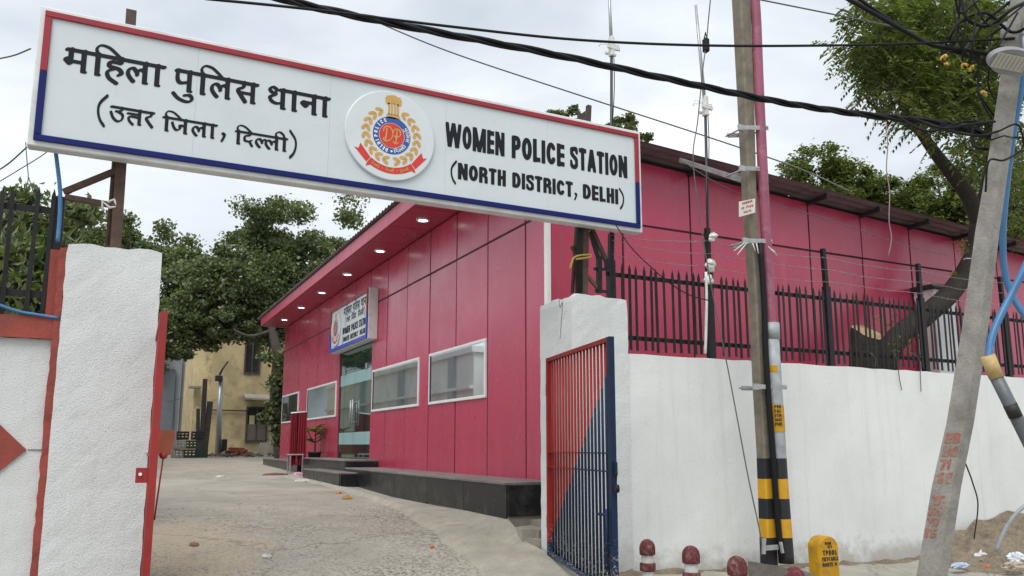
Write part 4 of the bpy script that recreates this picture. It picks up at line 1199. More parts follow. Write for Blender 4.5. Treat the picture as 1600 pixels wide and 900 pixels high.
# ------------------------------------------------------------------ the sign over the entrance
DX, DZ0, DZ1, DY0, DY1 = 4.78, 3.76, 4.885, 16.50, 19.80
ds = thing('door_sign', (DX, (DY0 + DY1) / 2, DZ0), 'small police station signboard fixed above the glass entrance', 'sign')
MB().cbox(DX, 5.0 - .006, DY0, DY1, DZ0, DZ1, .008).build('box_frame', SIGN_FRAME, ds)
do = V(DX - .001, DY1, DZ0); DU = V(0, -1, 0)
DW, DH = DY1 - DY0, DZ1 - DZ0
MB().box(DX - .004, DX + .002, DY0 + .03, DY1 - .03, DZ0 + .03, DZ1 - .03).build('face_sheet', SIGN_WHITE, ds)
def tplace(a, b): return MB().cbox(DX - .03, DX - .0045, DY1 - b[0], DY1 - a[0], DZ0 + a[1], DZ0 + b[1], .004)
e, tw = .015, .085
trims(ds, [('trim', TRIM_RED, (e, DH - e - tw), (DW - e, DH - e)), ('trim', TRIM_BLUE2, (e, e), (DW - e, e + tw)),
           ('trim', TRIM_RED, (e, .5), (e + tw, DH - e - tw - .001)), ('trim', TRIM_BLUE2, (e, e + tw + .001), (e + tw, .499)),
           ('trim', TRIM_RED, (DW - e - tw, .56), (DW - e, DH - e - tw - .001)), ('trim', TRIM_BLUE2, (DW - e - tw, e + tw + .001), (DW - e, .559))], tplace)
do2 = V(DX - .004, DY1, DZ0)
emblem(ds, do2, DU, VZ, .62, .55, .43, .035, False)
lettering(ds, lambda k: (hindi(k, 'mahila', 1.25, 1.95, .95, .17), hindi(k, 'pulis', 2.05, 2.62, .95, .17), hindi(k, 'thana', 2.72, 3.2, .95, .17)), do2, DU, VZ)
lettering(ds, lambda k: (paren(k, 1.42, .54, .74, False, .03), hindi(k, 'uttar', 1.5, 1.85, .71, .12), hindi(k, 'zila', 1.95, 2.35, .71, .12), hindi(k, 'dilli', 2.5, 2.95, .71, .12), paren(k, 3.02, .54, .74, True, .03)), do2, DU, VZ)
lettering(ds, lambda k: (latin(k, 'WOMEN', 1.18, 1.85, .33, .17), latin(k, 'POLICE', 1.96, 2.52, .33, .17), latin(k, 'STATION', 2.6, 3.2, .33, .17)), do2, DU, VZ)
lettering(ds, lambda k: (paren(k, 1.22, .13, .29, False, .03), latin(k, 'NORTH', 1.28, 1.8, .15, .12), latin(k, 'DISTRICT', 1.9, 2.55, .15, .12), latin(k, 'DELHI', 2.68, 3.1, .15, .12), paren(k, 3.16, .13, .29, True, .03)), do2, DU, VZ)

# ------------------------------------------------------------------ striped utility pole with pipes
BK, YL = (.014, .015, .017), (.64, .34, .012)
bands = [(.52, BK), (.715, YL), (.93, BK), (1.14, YL), (1.36, BK)]
POLE_PAINT = zband('concrete pole with black and yellow bands', bands, (.225, .195, .15), .8)
PIPE_PAINT = zband('grey pipe with black and yellow bands', [(.52, BK), (.715, YL), (.93, BK), (1.14, YL), (1.36, BK)], (.40, .43, .45), .5)
up_ = thing('utility_pole', (6.4, 6.6, .3), 'concrete utility pole with black and yellow bands and a pink pipe', 'pole')
def rect_sweep(rows, ch=.02):
    """rows of (centre xyz, half width x, half depth y): chamfered rectangular shaft"""
    vs_, fs = [], []
    for (cx, cy, cz), a, b in rows:
        for sx, sy, first in ((-1, -1, 0), (1, -1, 1), (1, 1, 0), (-1, 1, 1)):
            p1 = (cx + sx * a, cy + sy * (b - ch)); p2 = (cx + sx * (a - ch), cy + sy * b)
            for q in ((p1, p2) if first == 0 else (p2, p1)): vs_.append((q[0], q[1], cz))
    n = 8
    for i in range(len(rows) - 1):
        for k in range(n): fs.append((i * n + k, i * n + (k + 1) % n, (i + 1) * n + (k + 1) % n, (i + 1) * n + k))
    fs.append(tuple(reversed(range(n)))); fs.append(tuple(range((len(rows) - 1) * n, len(rows) * n)))
    return MB().add(vs_, fs)
PYp = 6.62
def colx(pl, pr, y): return onY(pl, y, PYp)[0], onY(pr, y, PYp)[0]
rows = []
for pl_, pr_, y in ((1186, 1217, 872), (1180, 1209, 700), (1174, 1202, 600), (1167, 1195, 450), (1158, 1184, 320), (1150, 1180, 150), (1142, 1174, 0), (1138, 1172, -60)):
    a, b = colx(pl_, pr_, y); z = onY((pl_ + pr_) / 2, y, PYp)[2]
    w_ = (b - a) / 1.93; rows.append(((b - w_ / 2, PYp + w_ / 2, z), w_ / 2, w_ / 2))
rows.insert(0, ((rows[0][0][0], rows[0][0][1], .2), rows[0][1], rows[0][2]))
rows.append(((rows[-1][0][0] + .02, rows[-1][0][1], 9.2), rows[-1][1] * .95, rows[-1][2] * .95))
rect_sweep(rows, .018).build('shaft', POLE_PAINT, up_, fix=True)
gp = [onY(x, y, PYp - .02) + V(0, 0, 0) for x, y in ((1228, 868), (1219, 750), (1211, 620), (1205, 520))]
gp = [V(gp[0][0], gp[0][1], .25)] + gp
MB().tube(gp, .083, 14).build('grey_pipe', PIPE_PAINT, up_)
pp_ = [onY(x, y, PYp - .02) for x, y in ((1205, 522), (1202, 460), (1196, 350), (1191, 250), (1185, 120), (1181, 20), (1174, -40), (1160, -110), (1150, -150))]
MB().tube(spline(pp_, 4), .060, 12).build('pink_pipe', PINK_PIPE, up_)
MB().tube([onY(1205, 505, PYp - .02), onY(1206, 530, PYp - .02)], .09, 14).build('pipe_collar', GREY_PIPE, up_)
cb = [onY(x, y, PYp - .055) for x, y in ((1221, 874), (1214, 800), (1207, 700), (1200, 610), (1196, 540), (1194, 470), (1188, 380))]
MB().tube(spline(cb, 4), .032, 8).build('black_cable', RUBBER, up_)
for x0, x1, y in ((1153, 1200, 199), (1155, 1186, 263), (1160, 1206, 376), (1176, 1229, 604)):
    a, b = onY(x0, y, PYp - .05), onY(x1, y + (x1 - x0) * .02, PYp - .05)
    m_ = MB(); m_.bar(a, b, .012, .05, (0, 0, 1)); m_.bar(a + V(.06, .24, 0), b + V(0, .24, 0), .012, .05, (0, 0, 1))
    m_.tube([a + V(.06, -.03, 0), a + V(.06, .27, 0)], .01, 6); m_.tube([b + V(-.03, -.03, 0), b + V(-.03, .27, 0)], .01, 6)
    m_.bar(a + V(.0, -.01, 0), a + V(.07, -.01, 0), .03, .065, (0, 0, 1))
    m_.build('clamp', PALE_STEEL, up_)
for p0, p1 in (((1165, 378), (1147, 392)), ((1168, 378), (1152, 398)), ((1176, 380), (1180, 392)), ((1182, 380), (1185, 396)), ((1200, 385), (1215, 400)), ((1203, 388), (1212, 394))):
    MB().tube([onY(*p0, PYp - .07), onY(*p1, PYp - .09)], .006, 5).build('wire_end', WHITE_TAPE, up_)
dp = [onY(x, y, PYp - .075) for x, y in ((1155, 339), (1180, 332), (1180, 310), (1155, 315))]
dpm = MB().prism(dp, (0, .006, 0)).build('danger_plate', M('white enamel plate', (.66, .63, .58), .5, .08, 6), up_, fix=True)
do_ = (dp[0] + dp[1]) / 2; dux = (dp[1] - dp[0]) / np.linalg.norm(dp[1] - dp[0]); dvy = (dp[3] - dp[0]) / np.linalg.norm(dp[3] - dp[0]); dw = np.linalg.norm(dp[1] - dp[0]); dh = np.linalg.norm(dp[3] - dp[0])
kd = Deck(); latin(kd, 'DANGER', -dw * .32, dw * .32, dh * .74, dh * .15, cell=.07)
kd.put(ink([(spline([(-.02, 0), (0, .02), (.02, 0)], 3), .012)], .004, 0, 1), 0, dh * .48)
latin(kd, '11', -dw * .38, -dw * .2, dh * .42, dh * .16, cell=.07); latin(kd, 'KV', dw * .14, dw * .38, dh * .42, dh * .16, cell=.07)
latin(kd, 'VOLTS', -dw * .24, dw * .24, dh * .14, dh * .14, cell=.07)
kd.build('plate_print', PRINT_RED, dpm, dp[0] * .5 + dp[1] * .5, dux, dvy, .002)
# yellow notice wrapped round the grey pipe
def wrap(pts, r, a0, a1, y0, y1, matl, name, parent, n=10):
    m_ = MB(); vs_ = []
    base = [onY(*q, PYp - .02) for q in pts]
    for q in base:
        for i in range(n + 1):
            t = a0 + (a1 - a0) * i / n
            vs_.append((q[0] + r * sin(t), q[1] - r * cos(t), q[2]))
    m_.add(vs_, [(i, i + 1, n + 1 + i + 1, n + 1 + i) for i in range(n)], True)
    return m_.build(name, matl, parent)
yn = wrap([(1214.4, 675), (1211.9, 634)], .086, -1.9, .7, 0, 0, YELLOW_PAINT, 'yellow_notice', up_)
wrap([(1212.2, 640), (1211.7, 632)], .0862, -1.2, -.4, 0, 0, YELLOW_PAINT, 'yellow_patch', up_)
wrap([(1208.8, 582), (1208.1, 572)], .0855, -1.4, -.2, 0, 0, YELLOW_PAINT, 'yellow_patch', up_)
yo = onY(1214.4, 672, PYp - .02) + V(-.088 * .62, -.088 * .78, 0); kd = Deck()
for i, wd in enumerate(('PVR', 'FAL', 'ETIR', '1002', 'PUR')):
    latin(kd, wd, -.03, .045, .235 - i * .047, .034, cell=.1)
kd.build('notice_print', PRINT_BLACK, yn, yo, V(.78, -.62, 0), V(0, 0, 1), .006)
fbl, ffr = onZ(1168, 874, .37), onZ(1270, 891, .37)
tag(rough_block(fbl[0], ffr[0], ffr[1], fbl[1], -.3, .37, .1, .012, .015, 21, .01).build('pole_footing', M('footing concrete', (.185, .17, .145), .9, .25, 4, 45, .5, 60, dirt=(.10, .09, .075), dirt_amt=.6, dirt_scale=5)), 'grey concrete footing block at the base of the striped pole', 'footing')
cl = MB(); q = onY(1196, 855, PYp - .03); cl.box(q[0] - .05, q[0] + .2, PYp - .06, PYp - .04, q[2] - .03, q[2] + .02); cl.bar((q[0] - .06, PYp - .06, .37), (q[0] - .04, PYp - .06, q[2] + .1), .03); cl.bar((q[0] + .18, PYp - .09, .37), (q[0] + .16, PYp - .09, q[2] + .05), .025)
cl.build('base_strap', PALE_STEEL, up_)
# steel stay between pole and eave
a, b = onY(1158, 281, 6.75), onY(1062, 250, 8.45)
tag(MB().bar(a, b, .012, .06, (0, 0, 1)).build('steel_stay', PALE_STEEL), 'pale steel angle running from the striped pole to the roof edge', 'bracket')

# ------------------------------------------------------------------ leaning pole, lamp, blue pipes
lp = thing('leaning_pole', atD(1440, 935, 6.0), 'leaning grey concrete pole with faded red lettering and a street lamp', 'pole')
lrows = []
def lpd(y): return 6.0 + (900 - y) / 900 * .55
for xl, xr, y in ((1421, 1470, 980), (1432, 1481, 900), (1456, 1502, 760), (1479, 1522, 660), (1505, 1546, 500), (1524, 1562, 360), (1545, 1579, 240), (1560, 1592, 140), (1575, 1604, 30), (1587, 1614, -60)):
    a, b = atD(xl, y, lpd(y)), atD(xr, y, lpd(y)); lrows.append((a, b))
vs_, fs = [], []
for a, b in lrows:
    d = b - a; w = np.linalg.norm(d); dn = np.cross(d / w, V(0, 0, 1)) * -1
    mid = a + d * .62 - dn * w * .10                      # near arris between the two visible faces
    vs_ += [a, mid - d * .02, mid + d * .02, b, b - d * .02 + dn * w * .5, a + d * .35 + dn * w * .5]
n = 6
for i in range(len(lrows) - 1):
    for k in range(n): fs.append((i * n + k, i * n + (k + 1) % n, (i + 1) * n + (k + 1) % n, (i + 1) * n + k))
fs += [tuple(range(n)), tuple(range((len(lrows) - 1) * n, len(lrows) * n))]
MB().add(vs_, fs).build('shaft', CONC_PALE, lp, fix=True)
def lean_frame(px, py):
    y = py; xl = np.interp(-y, [-980, -900, -760, -660, -500, -360], [1421, 1432, 1456, 1479, 1505, 1524]); xr = np.interp(-y, [-980, -900, -760, -660, -500, -360], [1470, 1481, 1502, 1522, 1546, 1562])
    a, b = atD(xl, y, lpd(y)), atD(xr, y, lpd(y)); d = b - a; w = np.linalg.norm(d); dn = np.cross(d / w, V(0, 0, 1)) * -1
    mid = a + d * .62 - dn * w * .10
    return a, mid
rnd = random.Random(5)
ks = Deck()
a0, m0 = lean_frame(0, 760); a1, m1 = lean_frame(0, 680)
uxl = (m0 - a0); wl_ = np.linalg.norm(uxl); uxl /= wl_
vyl = (a1 - a0) / np.linalg.norm(a1 - a0)
for i, wd in enumerate(('EB', '2AB', '719', '11')):
    latin(ks, wd, .018, wl_ * .9, .34 - i * .105, .085, cell=.05)
for i, wd in enumerate(('T', '275', '717', 'TE')):
    latin(ks, wd, .016, wl_ * .78, -.14 - i * .085, .068, cell=.05)
ks.build('painted_lettering', SCRAWL, lp, a0, uxl, vyl, .004)
for y, col_, r_ in ((215, RUBBER, .006), (110, RUBBER, .007), (95, RUBBER, .006)):
    f_ = lambda yy: (np.interp(-yy, [-360, -240, -140, -30], [1524, 1545, 1560, 1575]), np.interp(-yy, [-360, -240, -140, -30], [1562, 1579, 1592, 1604]))
    xl, xr = f_(y); a, b = atD(xl - 1, y + 4, lpd(y) - .03), atD(xr + 1, y, lpd(y) - .01); mm = atD(xl + (xr - xl) * .6, y - 3, lpd(y) - .09)
    MB().tube([a, mm, b], r_, 6).build('wire_tie', col_, lp)
# lamp head
lh = thing('street_lamp', atD(1582, 105, 6.3), 'flat grey street lamp head clamped to the leaning pole', 'lamp')
c0 = atD(1582, 98, 6.25)
ax_u = V(.83, -.3, -.12); ax_u /= np.linalg.norm(ax_u); ax_n = V(-.25, -.55, -.80); ax_n -= ax_u * (ax_u @ ax_n); ax_n /= np.linalg.norm(ax_n); ax_v = np.cross(ax_n, ax_u)
ol = [c0 + ax_u * .19 * cos(t) * (1.15 if cos(t) > 0 else 1.0) + ax_v * .105 * sin(t) for t in np.linspace(0, 2 * pi, 28, endpoint=False)]
m_ = MB(); m_.prism(ol, -ax_n * .055); m_.build('housing', M('grey lamp casing', (.25, .26, .27), .5, .12), lh, fix=True)
ol2 = [c0 + ax_u * (.135 * sx - .02) + ax_v * .06 * sy + ax_n * .003 for sx, sy in ((-1, -1), (1, -1), (1, 1), (-1, 1))]
m_ = MB(); m_.prism(ol2, ax_n * .004); m_.build('lens', M('pale lamp lens', (.50, .47, .40), .3, .1), lh, fix=True)
m_ = MB()
for i in range(8): m_.bar(c0 - ax_u * (.13 - i * .033) + ax_v * -.05 + ax_n * .009, c0 - ax_u * (.13 - i * .033) + ax_v * .05 + ax_n * .009, .006, .004)
m_.build('lens_ribs', GREY_PIPE, lh)
MB().tube([c0 + ax_u * .15 - ax_n * .03, atD(1600, 60, 6.45), atD(1605, 30, 6.5)], .025, 8).build('arm', GALV, lh)
MB().tube([atD(1571, 36, 6.62), atD(1571, 70, 6.62)], .035, 12).build('junction_can', GREY_PIPE, lp)

pipe1 = [atD(x, y, d) for x, y, d in ((1612, 700, 5.7), (1582, 640, 5.75), (1556, 588, 5.8))]
cd_ = thing('conduit', pipe1[0], 'grey conduit sloping up at the right edge, feeding the blue pipes', 'conduit')
MB().tube([pipe1[0] + (pipe1[0] - pipe1[1]) * 1.4] + pipe1, .045, 12).build('grey_pipe', M('dark grey conduit plastic', (.10, .115, .125), .45, .15, 6, 40, dirt=(.2, .19, .17), dirt_amt=.4, dirt_scale=7), cd_)
MB().tube([atD(1557, 590, 5.8), atD(1543, 556, 5.82)], .050, 12).build('yellow_label', M('tan label', (.50, .36, .16), .6, .15, 20), cd_)
MB().tube([atD(1578, 632, 5.74), atD(1587, 651, 5.735)], .0465, 12).build('black_label', PRINT_BLACK, cd_)
h1 = [atD(x, y, d) for x, y, d in ((1545, 560, 5.84), (1549, 530, 5.88), (1560, 500, 5.92), (1580, 460, 5.97), (1605, 410, 6.0), (1640, 330, 6.05))]
tag(MB().tube(spline(h1, 6), .026, 10).build('blue_pipe', BLUE_PVC), 'blue pipe bending up from the grey conduit to the right edge', 'pipe')
h2 = [atD(x, y, d) for x, y, d in ((1640, 540, 6.5), (1605, 498, 6.6), (1582, 462, 6.7), (1570, 425, 6.75), (1567, 370, 6.75), (1572, 300, 6.75), (1582, 220, 6.75), (1595, 140, 6.75), (1608, 60, 6.75), (1615, -30, 6.75))]
tag(MB().tube(spline(h2, 6), .027, 10).build('blue_pipe', BLUE_PVC), 'blue pipe climbing behind the leaning concrete pole', 'pipe')
gw = [atD(x, y, 6.3) for x, y in ((1610, 785, ), (1590, 800), (1572, 825), (1556, 862))]
tag(MB().tube(spline(gw, 5), .016, 8).build('grey_hose', GREY_PIPE), 'grey hose end curving down into the earth heap', 'hose')

# ------------------------------------------------------------------ cables in the air
def cable(pts, r, label, name='cable', mat_=RUBBER, n=8, sub=10, group='overhead cables'):
    q = spline([atD(*p) for p in pts], sub)
    return tag(MB().tube(q, r, n).build(name, mat_), label, 'cable', group)
bnd = [(300, -45, 5.6), (455, 2, 5.8), (640, 42, 6.0), (860, 84, 6.3), (1060, 127, 6.6), (1210, 158, 6.9), (1340, 178, 6.9), (1470, 193, 6.7), (1560, 215, 6.55)]
ctr = spline([atD(*p) for p in bnd], 14)
tb = thing('cable_bundle', ctr[0], 'thick black twisted cable bundle sweeping across to the leaning pole', 'cable', 'overhead cables')
for k in range(3):
    m_ = MB(); pts = []
    for i, c in enumerate(ctr):
        t = i * .42 + k * 2 * pi / 3
        pts.append(c + V(0, cos(t), sin(t)) * .017)
    m_.tube(pts, .0145, 6); m_.build('strand', RUBBER, tb)
cable([(320, -2, 5.6), (480, 14, 5.7), (700, 41, 5.9), (900, 62, 6.1), (1100, 71, 6.3), (1300, 71, 6.45), (1450, 67, 6.5), (1585, 60, 6.5)], .0105, 'straight thin black cable crossing the whole sky near the top')
cable([(560, 22, 12.0), (700, 80, 12.0), (900, 147, 12.0), (1100, 212, 12.0), (1245, 262, 11.5), (1330, 300, 11.0)], .011, 'thin grey wire slanting down behind the signboard to the roof', mat_=GREY_WIRE)
cable([(1310, -10, 6.6), (1360, 18, 6.6), (1420, 52, 6.6), (1462, 72, 6.55), (1520, 80, 6.5), (1580, 92, 6.5)], .018, 'thick black cable entering at the top beside the neem crown')
cable([(1330, -10, 6.62), (1385, 28, 6.62), (1432, 58, 6.62), (1475, 75, 6.55), (1540, 96, 6.52)], .014, 'second black cable beside the neem crown, just below the first')
cable([(1180, -2, 8.5), (1300, 22, 8.6), (1370, 36, 8.7), (1430, 50, 8.8)], .008, 'thin grey wire from the pink pipe towards the neem crown', mat_=GREY_WIRE)
cable([(1112, -20, 9.0), (1107, 30, 9.0), (1104, 64, 9.0), (1098, 110, 8.9), (1090, 190, 8.8), (1083, 245, 8.7), (1092, 330, 8.6), (1110, 440, 8.5), (1140, 590, 8.4), (1168, 740, 8.3), (1188, 835, 8.25), (1190, 868, 8.2)], .0065, 'long dark drop wire hanging from above down to the striped pole foot', mat_=GREY_WIRE)
spk = MB(); q = atD(1103, 71, 9.0); spk.cbox(q[0] - .035, q[0] + .035, q[1] - .04, q[1] + .04, q[2] - .085, q[2] + .085, .02)
spk.tube([q + V(-.02, 0, .08), q + V(0, 0, .16), q + V(.02, 0, .08)], .008, 6)
tag(spk.build('cable_clamp', RUBBER), 'black cable clamp hanging where the drop wire meets the straight cable', 'clamp')
cable([(-20, 95, 7.5), (20, 87, 7.4), (48, 76, 7.35)], .007, 'thin wire reaching the left end of the signboard', mat_=GREY_WIRE)
cable([(-20, 275, 7.6), (10, 258, 7.5), (42, 230, 7.35)], .007, 'thin dark wire rising to the lower left corner of the signboard', mat_=GREY_WIRE)
cable([(-20, 295, 8.2), (30, 265, 8.1), (75, 236, 8.0), (110, 200, 7.9)], .005, 'pale thin wire slanting behind the left end of the signboard', mat_=GREY_WIRE)
cable([(40, 222, 7.2), (42, 250, 7.2), (44, 280, 7.2), (38, 302, 7.2)], .004, 'short wire dangling from the left end of the signboard', mat_=GREY_WIRE)
cable([(44, 275, 7.2), (52, 300, 7.2), (60, 325, 7.2)], .004, 'loose wire tail hanging to the spiked fence', mat_=GREY_WIRE)
cable([(958, 345, 8.5), (985, 385, 8.4), (1020, 420, 8.3), (1050, 445, 8.3), (1080, 462, 8.3), (1110, 470, 8.3)], .006, 'dark wire sagging across the crimson wall to the fence')
cable([(875, 345, 8.0), (876, 400, 8.0), (873, 450, 7.98), (875, 480, 7.95), (879, 474, 7.95), (875, 530, 7.95)], .003, 'thin wire hanging down the front of the right gate pillar', mat_=GREY_WIRE)
cable([(1062, 250, 9.4), (1150, 300, 9.6), (1300, 345, 10.5), (1420, 385, 11.5), (1480, 398, 12)], .006, 'thin wire running along the crimson side wall below the eave', mat_=GREY_WIRE)
cable([(1505, 715, 6.2), (1520, 755, 6.6), (1528, 790, 7.2), (1522, 842, 7.9)], .006, 'thin black wire hanging beside the leaning pole foot', mat_=RUBBER)
# tangle round the leaning pole top
tn = thing('cable_tangle', atD(1540, 60, 6.4), 'tangle of black cables looping round the top of the leaning pole', 'cable')
rt = random.Random(9)
loops = [[(1490, 10), (1500, 70), (1530, 95), (1560, 70), (1590, 20)], [(1500, -10), (1512, 30), (1545, 40), (1580, 15), (1610, 0)], [(1520, 0), (1540, 35), (1560, 38), (1600, 8)],
         [(1500, -5), (1495, 60), (1480, 85), (1472, 95)], [(1512, 0), (1506, 60), (1504, 96)], [(1525, 20), (1520, 70), (1516, 100)], [(1560, 45), (1535, 70), (1528, 130), (1535, 155), (1560, 190)],
         [(1570, 40), (1548, 60), (1545, 110), (1546, 140), (1570, 180)], [(1420, 182), (1470, 200), (1510, 195), (1555, 190)], [(1440, 190), (1490, 206), (1530, 212), (1560, 205)], [(1400, 180), (1450, 205), (1510, 190), (1560, 198)],
         [(1520, 200), (1520, 225), (1535, 232), (1555, 234)], [(1470, 195), (1510, 210), (1540, 214), (1600, 215)], [(1500, 30), (1470, 85), (1480, 78), (1500, 55)], [(1590, -5), (1555, 20), (1530, 45), (1505, 85)],
         [(1560, 205), (1590, 195), (1598, 230), (1570, 250), (1545, 252), (1540, 300)], [(1530, 0), (1500, 20), (1492, -10)], [(1610, 40), (1580, 50), (1540, 20), (1500, 35), (1480, 60)], [(1526, 140), (1540, 170), (1550, 185)]]
for lpz in loops:
    d0 = rt.uniform(6.2, 6.65)
    pts = spline([atD(x, y, d0 + rt.uniform(-.08, .08)) for x, y in lpz], 8)
    MB().tube(pts, rt.choice((.008, .010, .012, .015)), 6).build('loop', RUBBER, tn)
for x, y in ((1477, 86), (1478, 100), (1504, 100), (1518, 104), (1535, 143)):
    q = atD(x, y, 6.45); m_ = MB()
    for _ in range(3):
        d = V(rt.uniform(-1, 1), rt.uniform(-1, 1), rt.uniform(-1, 0.3)) * .022
        m_.tube([q, q + d, q + d * 1.5 + V(.008, 0, -.012)], .010, 5)
    m_.build('yellow_tag', M('yellow tape tag', (.62, .38, .06), .6, .15), tn)

# ------------------------------------------------------------------ aerials behind the fence
def aerial(name, base, mid, top, label, wraps):
    t = thing(name, base, label, 'antenna', 'aerials behind the fence')
    MB().tube([base, mid], .019, 8).build('mast', DARK_STEEL, t)
    MB().tube([mid, top], [.024, .018], 8).build('whip', GALV, t)
    m_ = MB(); m_.cbox(mid[0] - .03, mid[0] + .03, mid[1] - .04, mid[1] + .04, mid[2] - .12, mid[2] + .16, .01)
    m_.bar(mid + V(-.08, -.03, 0), mid + V(.09, -.03, -.01), .03, .05, (0, 0, 1)); m_.bar(mid + V(-.07, .05, -.06), mid + V(.1, .05, -.06), .025, .03, (0, 0, 1))
    for dx_, dz_ in ((-.13, .12), (.15, .1), (-.14, -.06), (.14, -.05)):
        m_.tube([mid + V(0, 0, .06), mid + V(dx_, .05, .06 - dz_ * -.3), mid + V(dx_ * 1.15, .06, .02)], .005, 5)
    m_.build('mount', WHITE_TAPE, t)
    q = [base + (mid - base) * s + V(.03 * sin(s * 9), -.025, 0) for s in np.linspace(.35, 1, 9)]
    MB().tube(q, .006, 5).build('feed_cable', RUBBER, t)
    for s in wraps:
        q = base + (mid - base) * s
        MB().lathe(q, [(.03, -.06), (.045, -.03), (.042, .03), (.03, .06)], 10).build('tape_wrap', WHITE_TAPE, t)
aerial('aerial', onY(955, 480, 8.2), onY(955.5, 75, 8.2), onY(951, -30, 8.2), 'tall aerial rising from behind the right end of the signboard', ())
aerial('aerial', onY(1110, 545, 7.75), onY(1102, 168, 7.75), onY(1087, 8, 7.75), 'slim aerial leaning left, just left of the striped pole', ())
m_ = MB()
for y, s in ((372, 1.0), (420, 1.25), (437, 1.2)):
    q = onY(1109, y, 7.42)
    for _ in range(5):
        d = V(R.uniform(-.05, .05), R.uniform(-.03, 0), R.uniform(-.05, .05)) * s
        cq = crumple(q + d, .045 * s, .045, .05 * s, R.randint(0, 999), 4); m_.add(cq.v, cq.f)
m_.tube(spline([onY(1103, 425, 7.4), onY(1104, 470, 7.4), onY(1103, 520, 7.4), onY(1102, 552, 7.4)], 4), .018, 6)
tag(m_.build('plastic_wrap', WHITE_TAPE), 'crumpled white plastic tied to the first tall fence post', 'wrap')

# ------------------------------------------------------------------ bollards and route marker
def bollard(x, y, zt, label):
    z0 = zt - .62; c = (x, y, z0)
    t = thing('bollard', c, label, 'bollard', 'maroon and white bollards by the gate')
    r = .062
    MB().lathe(c, [(r * 1.0, -.1), (r, .47)], 24).build('shaft', BOLLARD_WHITE, t)
    MB().lathe((x, y, z0), [(r + .001, .46), (.078, .462), (.082, .475), (.082, .53), (.076, .565), (.058, .595), (.03, .614), (.0, .62)], 24).build('dome_cap', MAROON, t)
    for zb_ in (.30, .10):
        MB().lathe((x, y, z0), [(r + .001, zb_), (.080, zb_ + .004), (.082, zb_ + .012), (.082, zb_ + .072), (.078, zb_ + .08), (r + .001, zb_ + .084)], 24).build('ring_band', MAROON, t)
for (px, py, w), lab in zip(((1011, 842, 25), (1079, 852, 28), (1151, 868, 31), (1241, 885, 33)),
                            ('maroon domed bollard nearest the gate leaf, farthest of four', 'second maroon domed bollard from the gate leaf', 'third maroon domed bollard, left of the pole footing', 'maroon bollard dome in front of the pole footing, nearest of four')):
    q = atD(px, py, FPX * .165 / w); bollard(q[0], q[1], q[2], lab)
mk = thing('route_marker', (7.16, 6.62, 0), 'yellow round-topped cable route marker stone beside the pole footing', 'marker')
xa, xb = onY(1280, 895, 6.6)[0], onY(1311, 895, 6.6)[0]; zt = onY(1290, 838, 6.6)[2]; xm = (xa + xb) / 2; rw = (xb - xa) / 2
prof = [(xa, -.15), (xb, -.15)] + [(xm + rw * cos(t), zt - rw * .75 + rw * .75 * sin(t)) for t in np.linspace(0, pi, 14)]
body = MB(); n = len(prof)
cxm = xm
vs_ = [(x, 6.60, z) for x, z in prof] + [(cxm + (x - cxm) * .94, 6.585, zz - (.012 if zz > 0 else 0)) for x, zz in prof] + [(x, 6.74, z) for x, z in prof]
body.add(vs_, [(i, (i + 1) % n, n + (i + 1) % n, n + i) for i in range(n)] + [tuple(range(n, 2 * n))] + [((i + 1) % n, i, 2 * n + i, 2 * n + (i + 1) % n) for i in range(n)] + [tuple(reversed(range(2 * n, 3 * n)))])
body.build('stone', YELLOW_PAINT, mk, fix=True)
km = Deck(); W_ = xb - xa
latin(km, 'WARN', -W_ * .2, W_ * .12, .40, .03, cell=.09); latin(km, '9117', -W_ * .14, W_ * .16, .36, .033, cell=.09)
latin(km, 'TPDDL', -W_ * .32, W_ * .40, .285, .058, cell=.06, gap=.16); latin(km, '11KVCABLE', -W_ * .38, W_ * .44, .225, .045, cell=.07); latin(km, 'ROUTE', -W_ * .36, W_ * .16, .165, .045, cell=.07)
latin(km, 'II', W_ * .25, W_ * .36, .175, .03, cell=.09)
km.build('lettering', PRINT_BLACK, mk, (xm, 6.585, zt - .49), V(1, 0, 0), V(0, 0, 1), .003)

# ------------------------------------------------------------------ litter and earth
gp_ = lambda px, py, z: onZ(px, py, z)
q = gp_(1535, 872, .04); tag(crumple(q, .30, .10, .11, 1).build('plastic_bag', PLASTIC_BAG), 'crumpled translucent white bag on the earth heap', 'bag', 'litter by the wall')
q = gp_(1588, 874, .05); tag(crumple(q, .16, .10, .09, 2).build('plastic_bag', PLASTIC_BAG), 'crumpled white bag at the right edge of the heap', 'bag', 'litter by the wall')
q = gp_(1500, 884, .03); tag(crumple(q, .17, .06, .04, 3).build('plastic_scrap', LITTER_BLUE), 'flat pale blue plastic scrap beside the leaning pole', 'litter', 'litter by the wall')
q = gp_(1585, 885, .03); tag(crumple(q, .22, .09, .06, 4).build('cloth_scrap', M('beige cloth', (.42, .36, .27), .8, .2)), 'crumpled beige cloth scrap below the white bags', 'litter', 'litter by the wall')
q = gp_(1542, 885, .03); tag(crumple(q, .035, .03, .03, 5).build('orange_scrap', LITTER_ORANGE), 'small orange scrap beside the beige cloth', 'litter', 'litter by the wall')
hp = MB(); nx_, ny_ = 40, 14; vs_ = []
rh = random.Random(4)
ph0 = [(rh.uniform(0, 6), rh.uniform(2, 9), rh.uniform(2, 9)) for _ in range(6)]
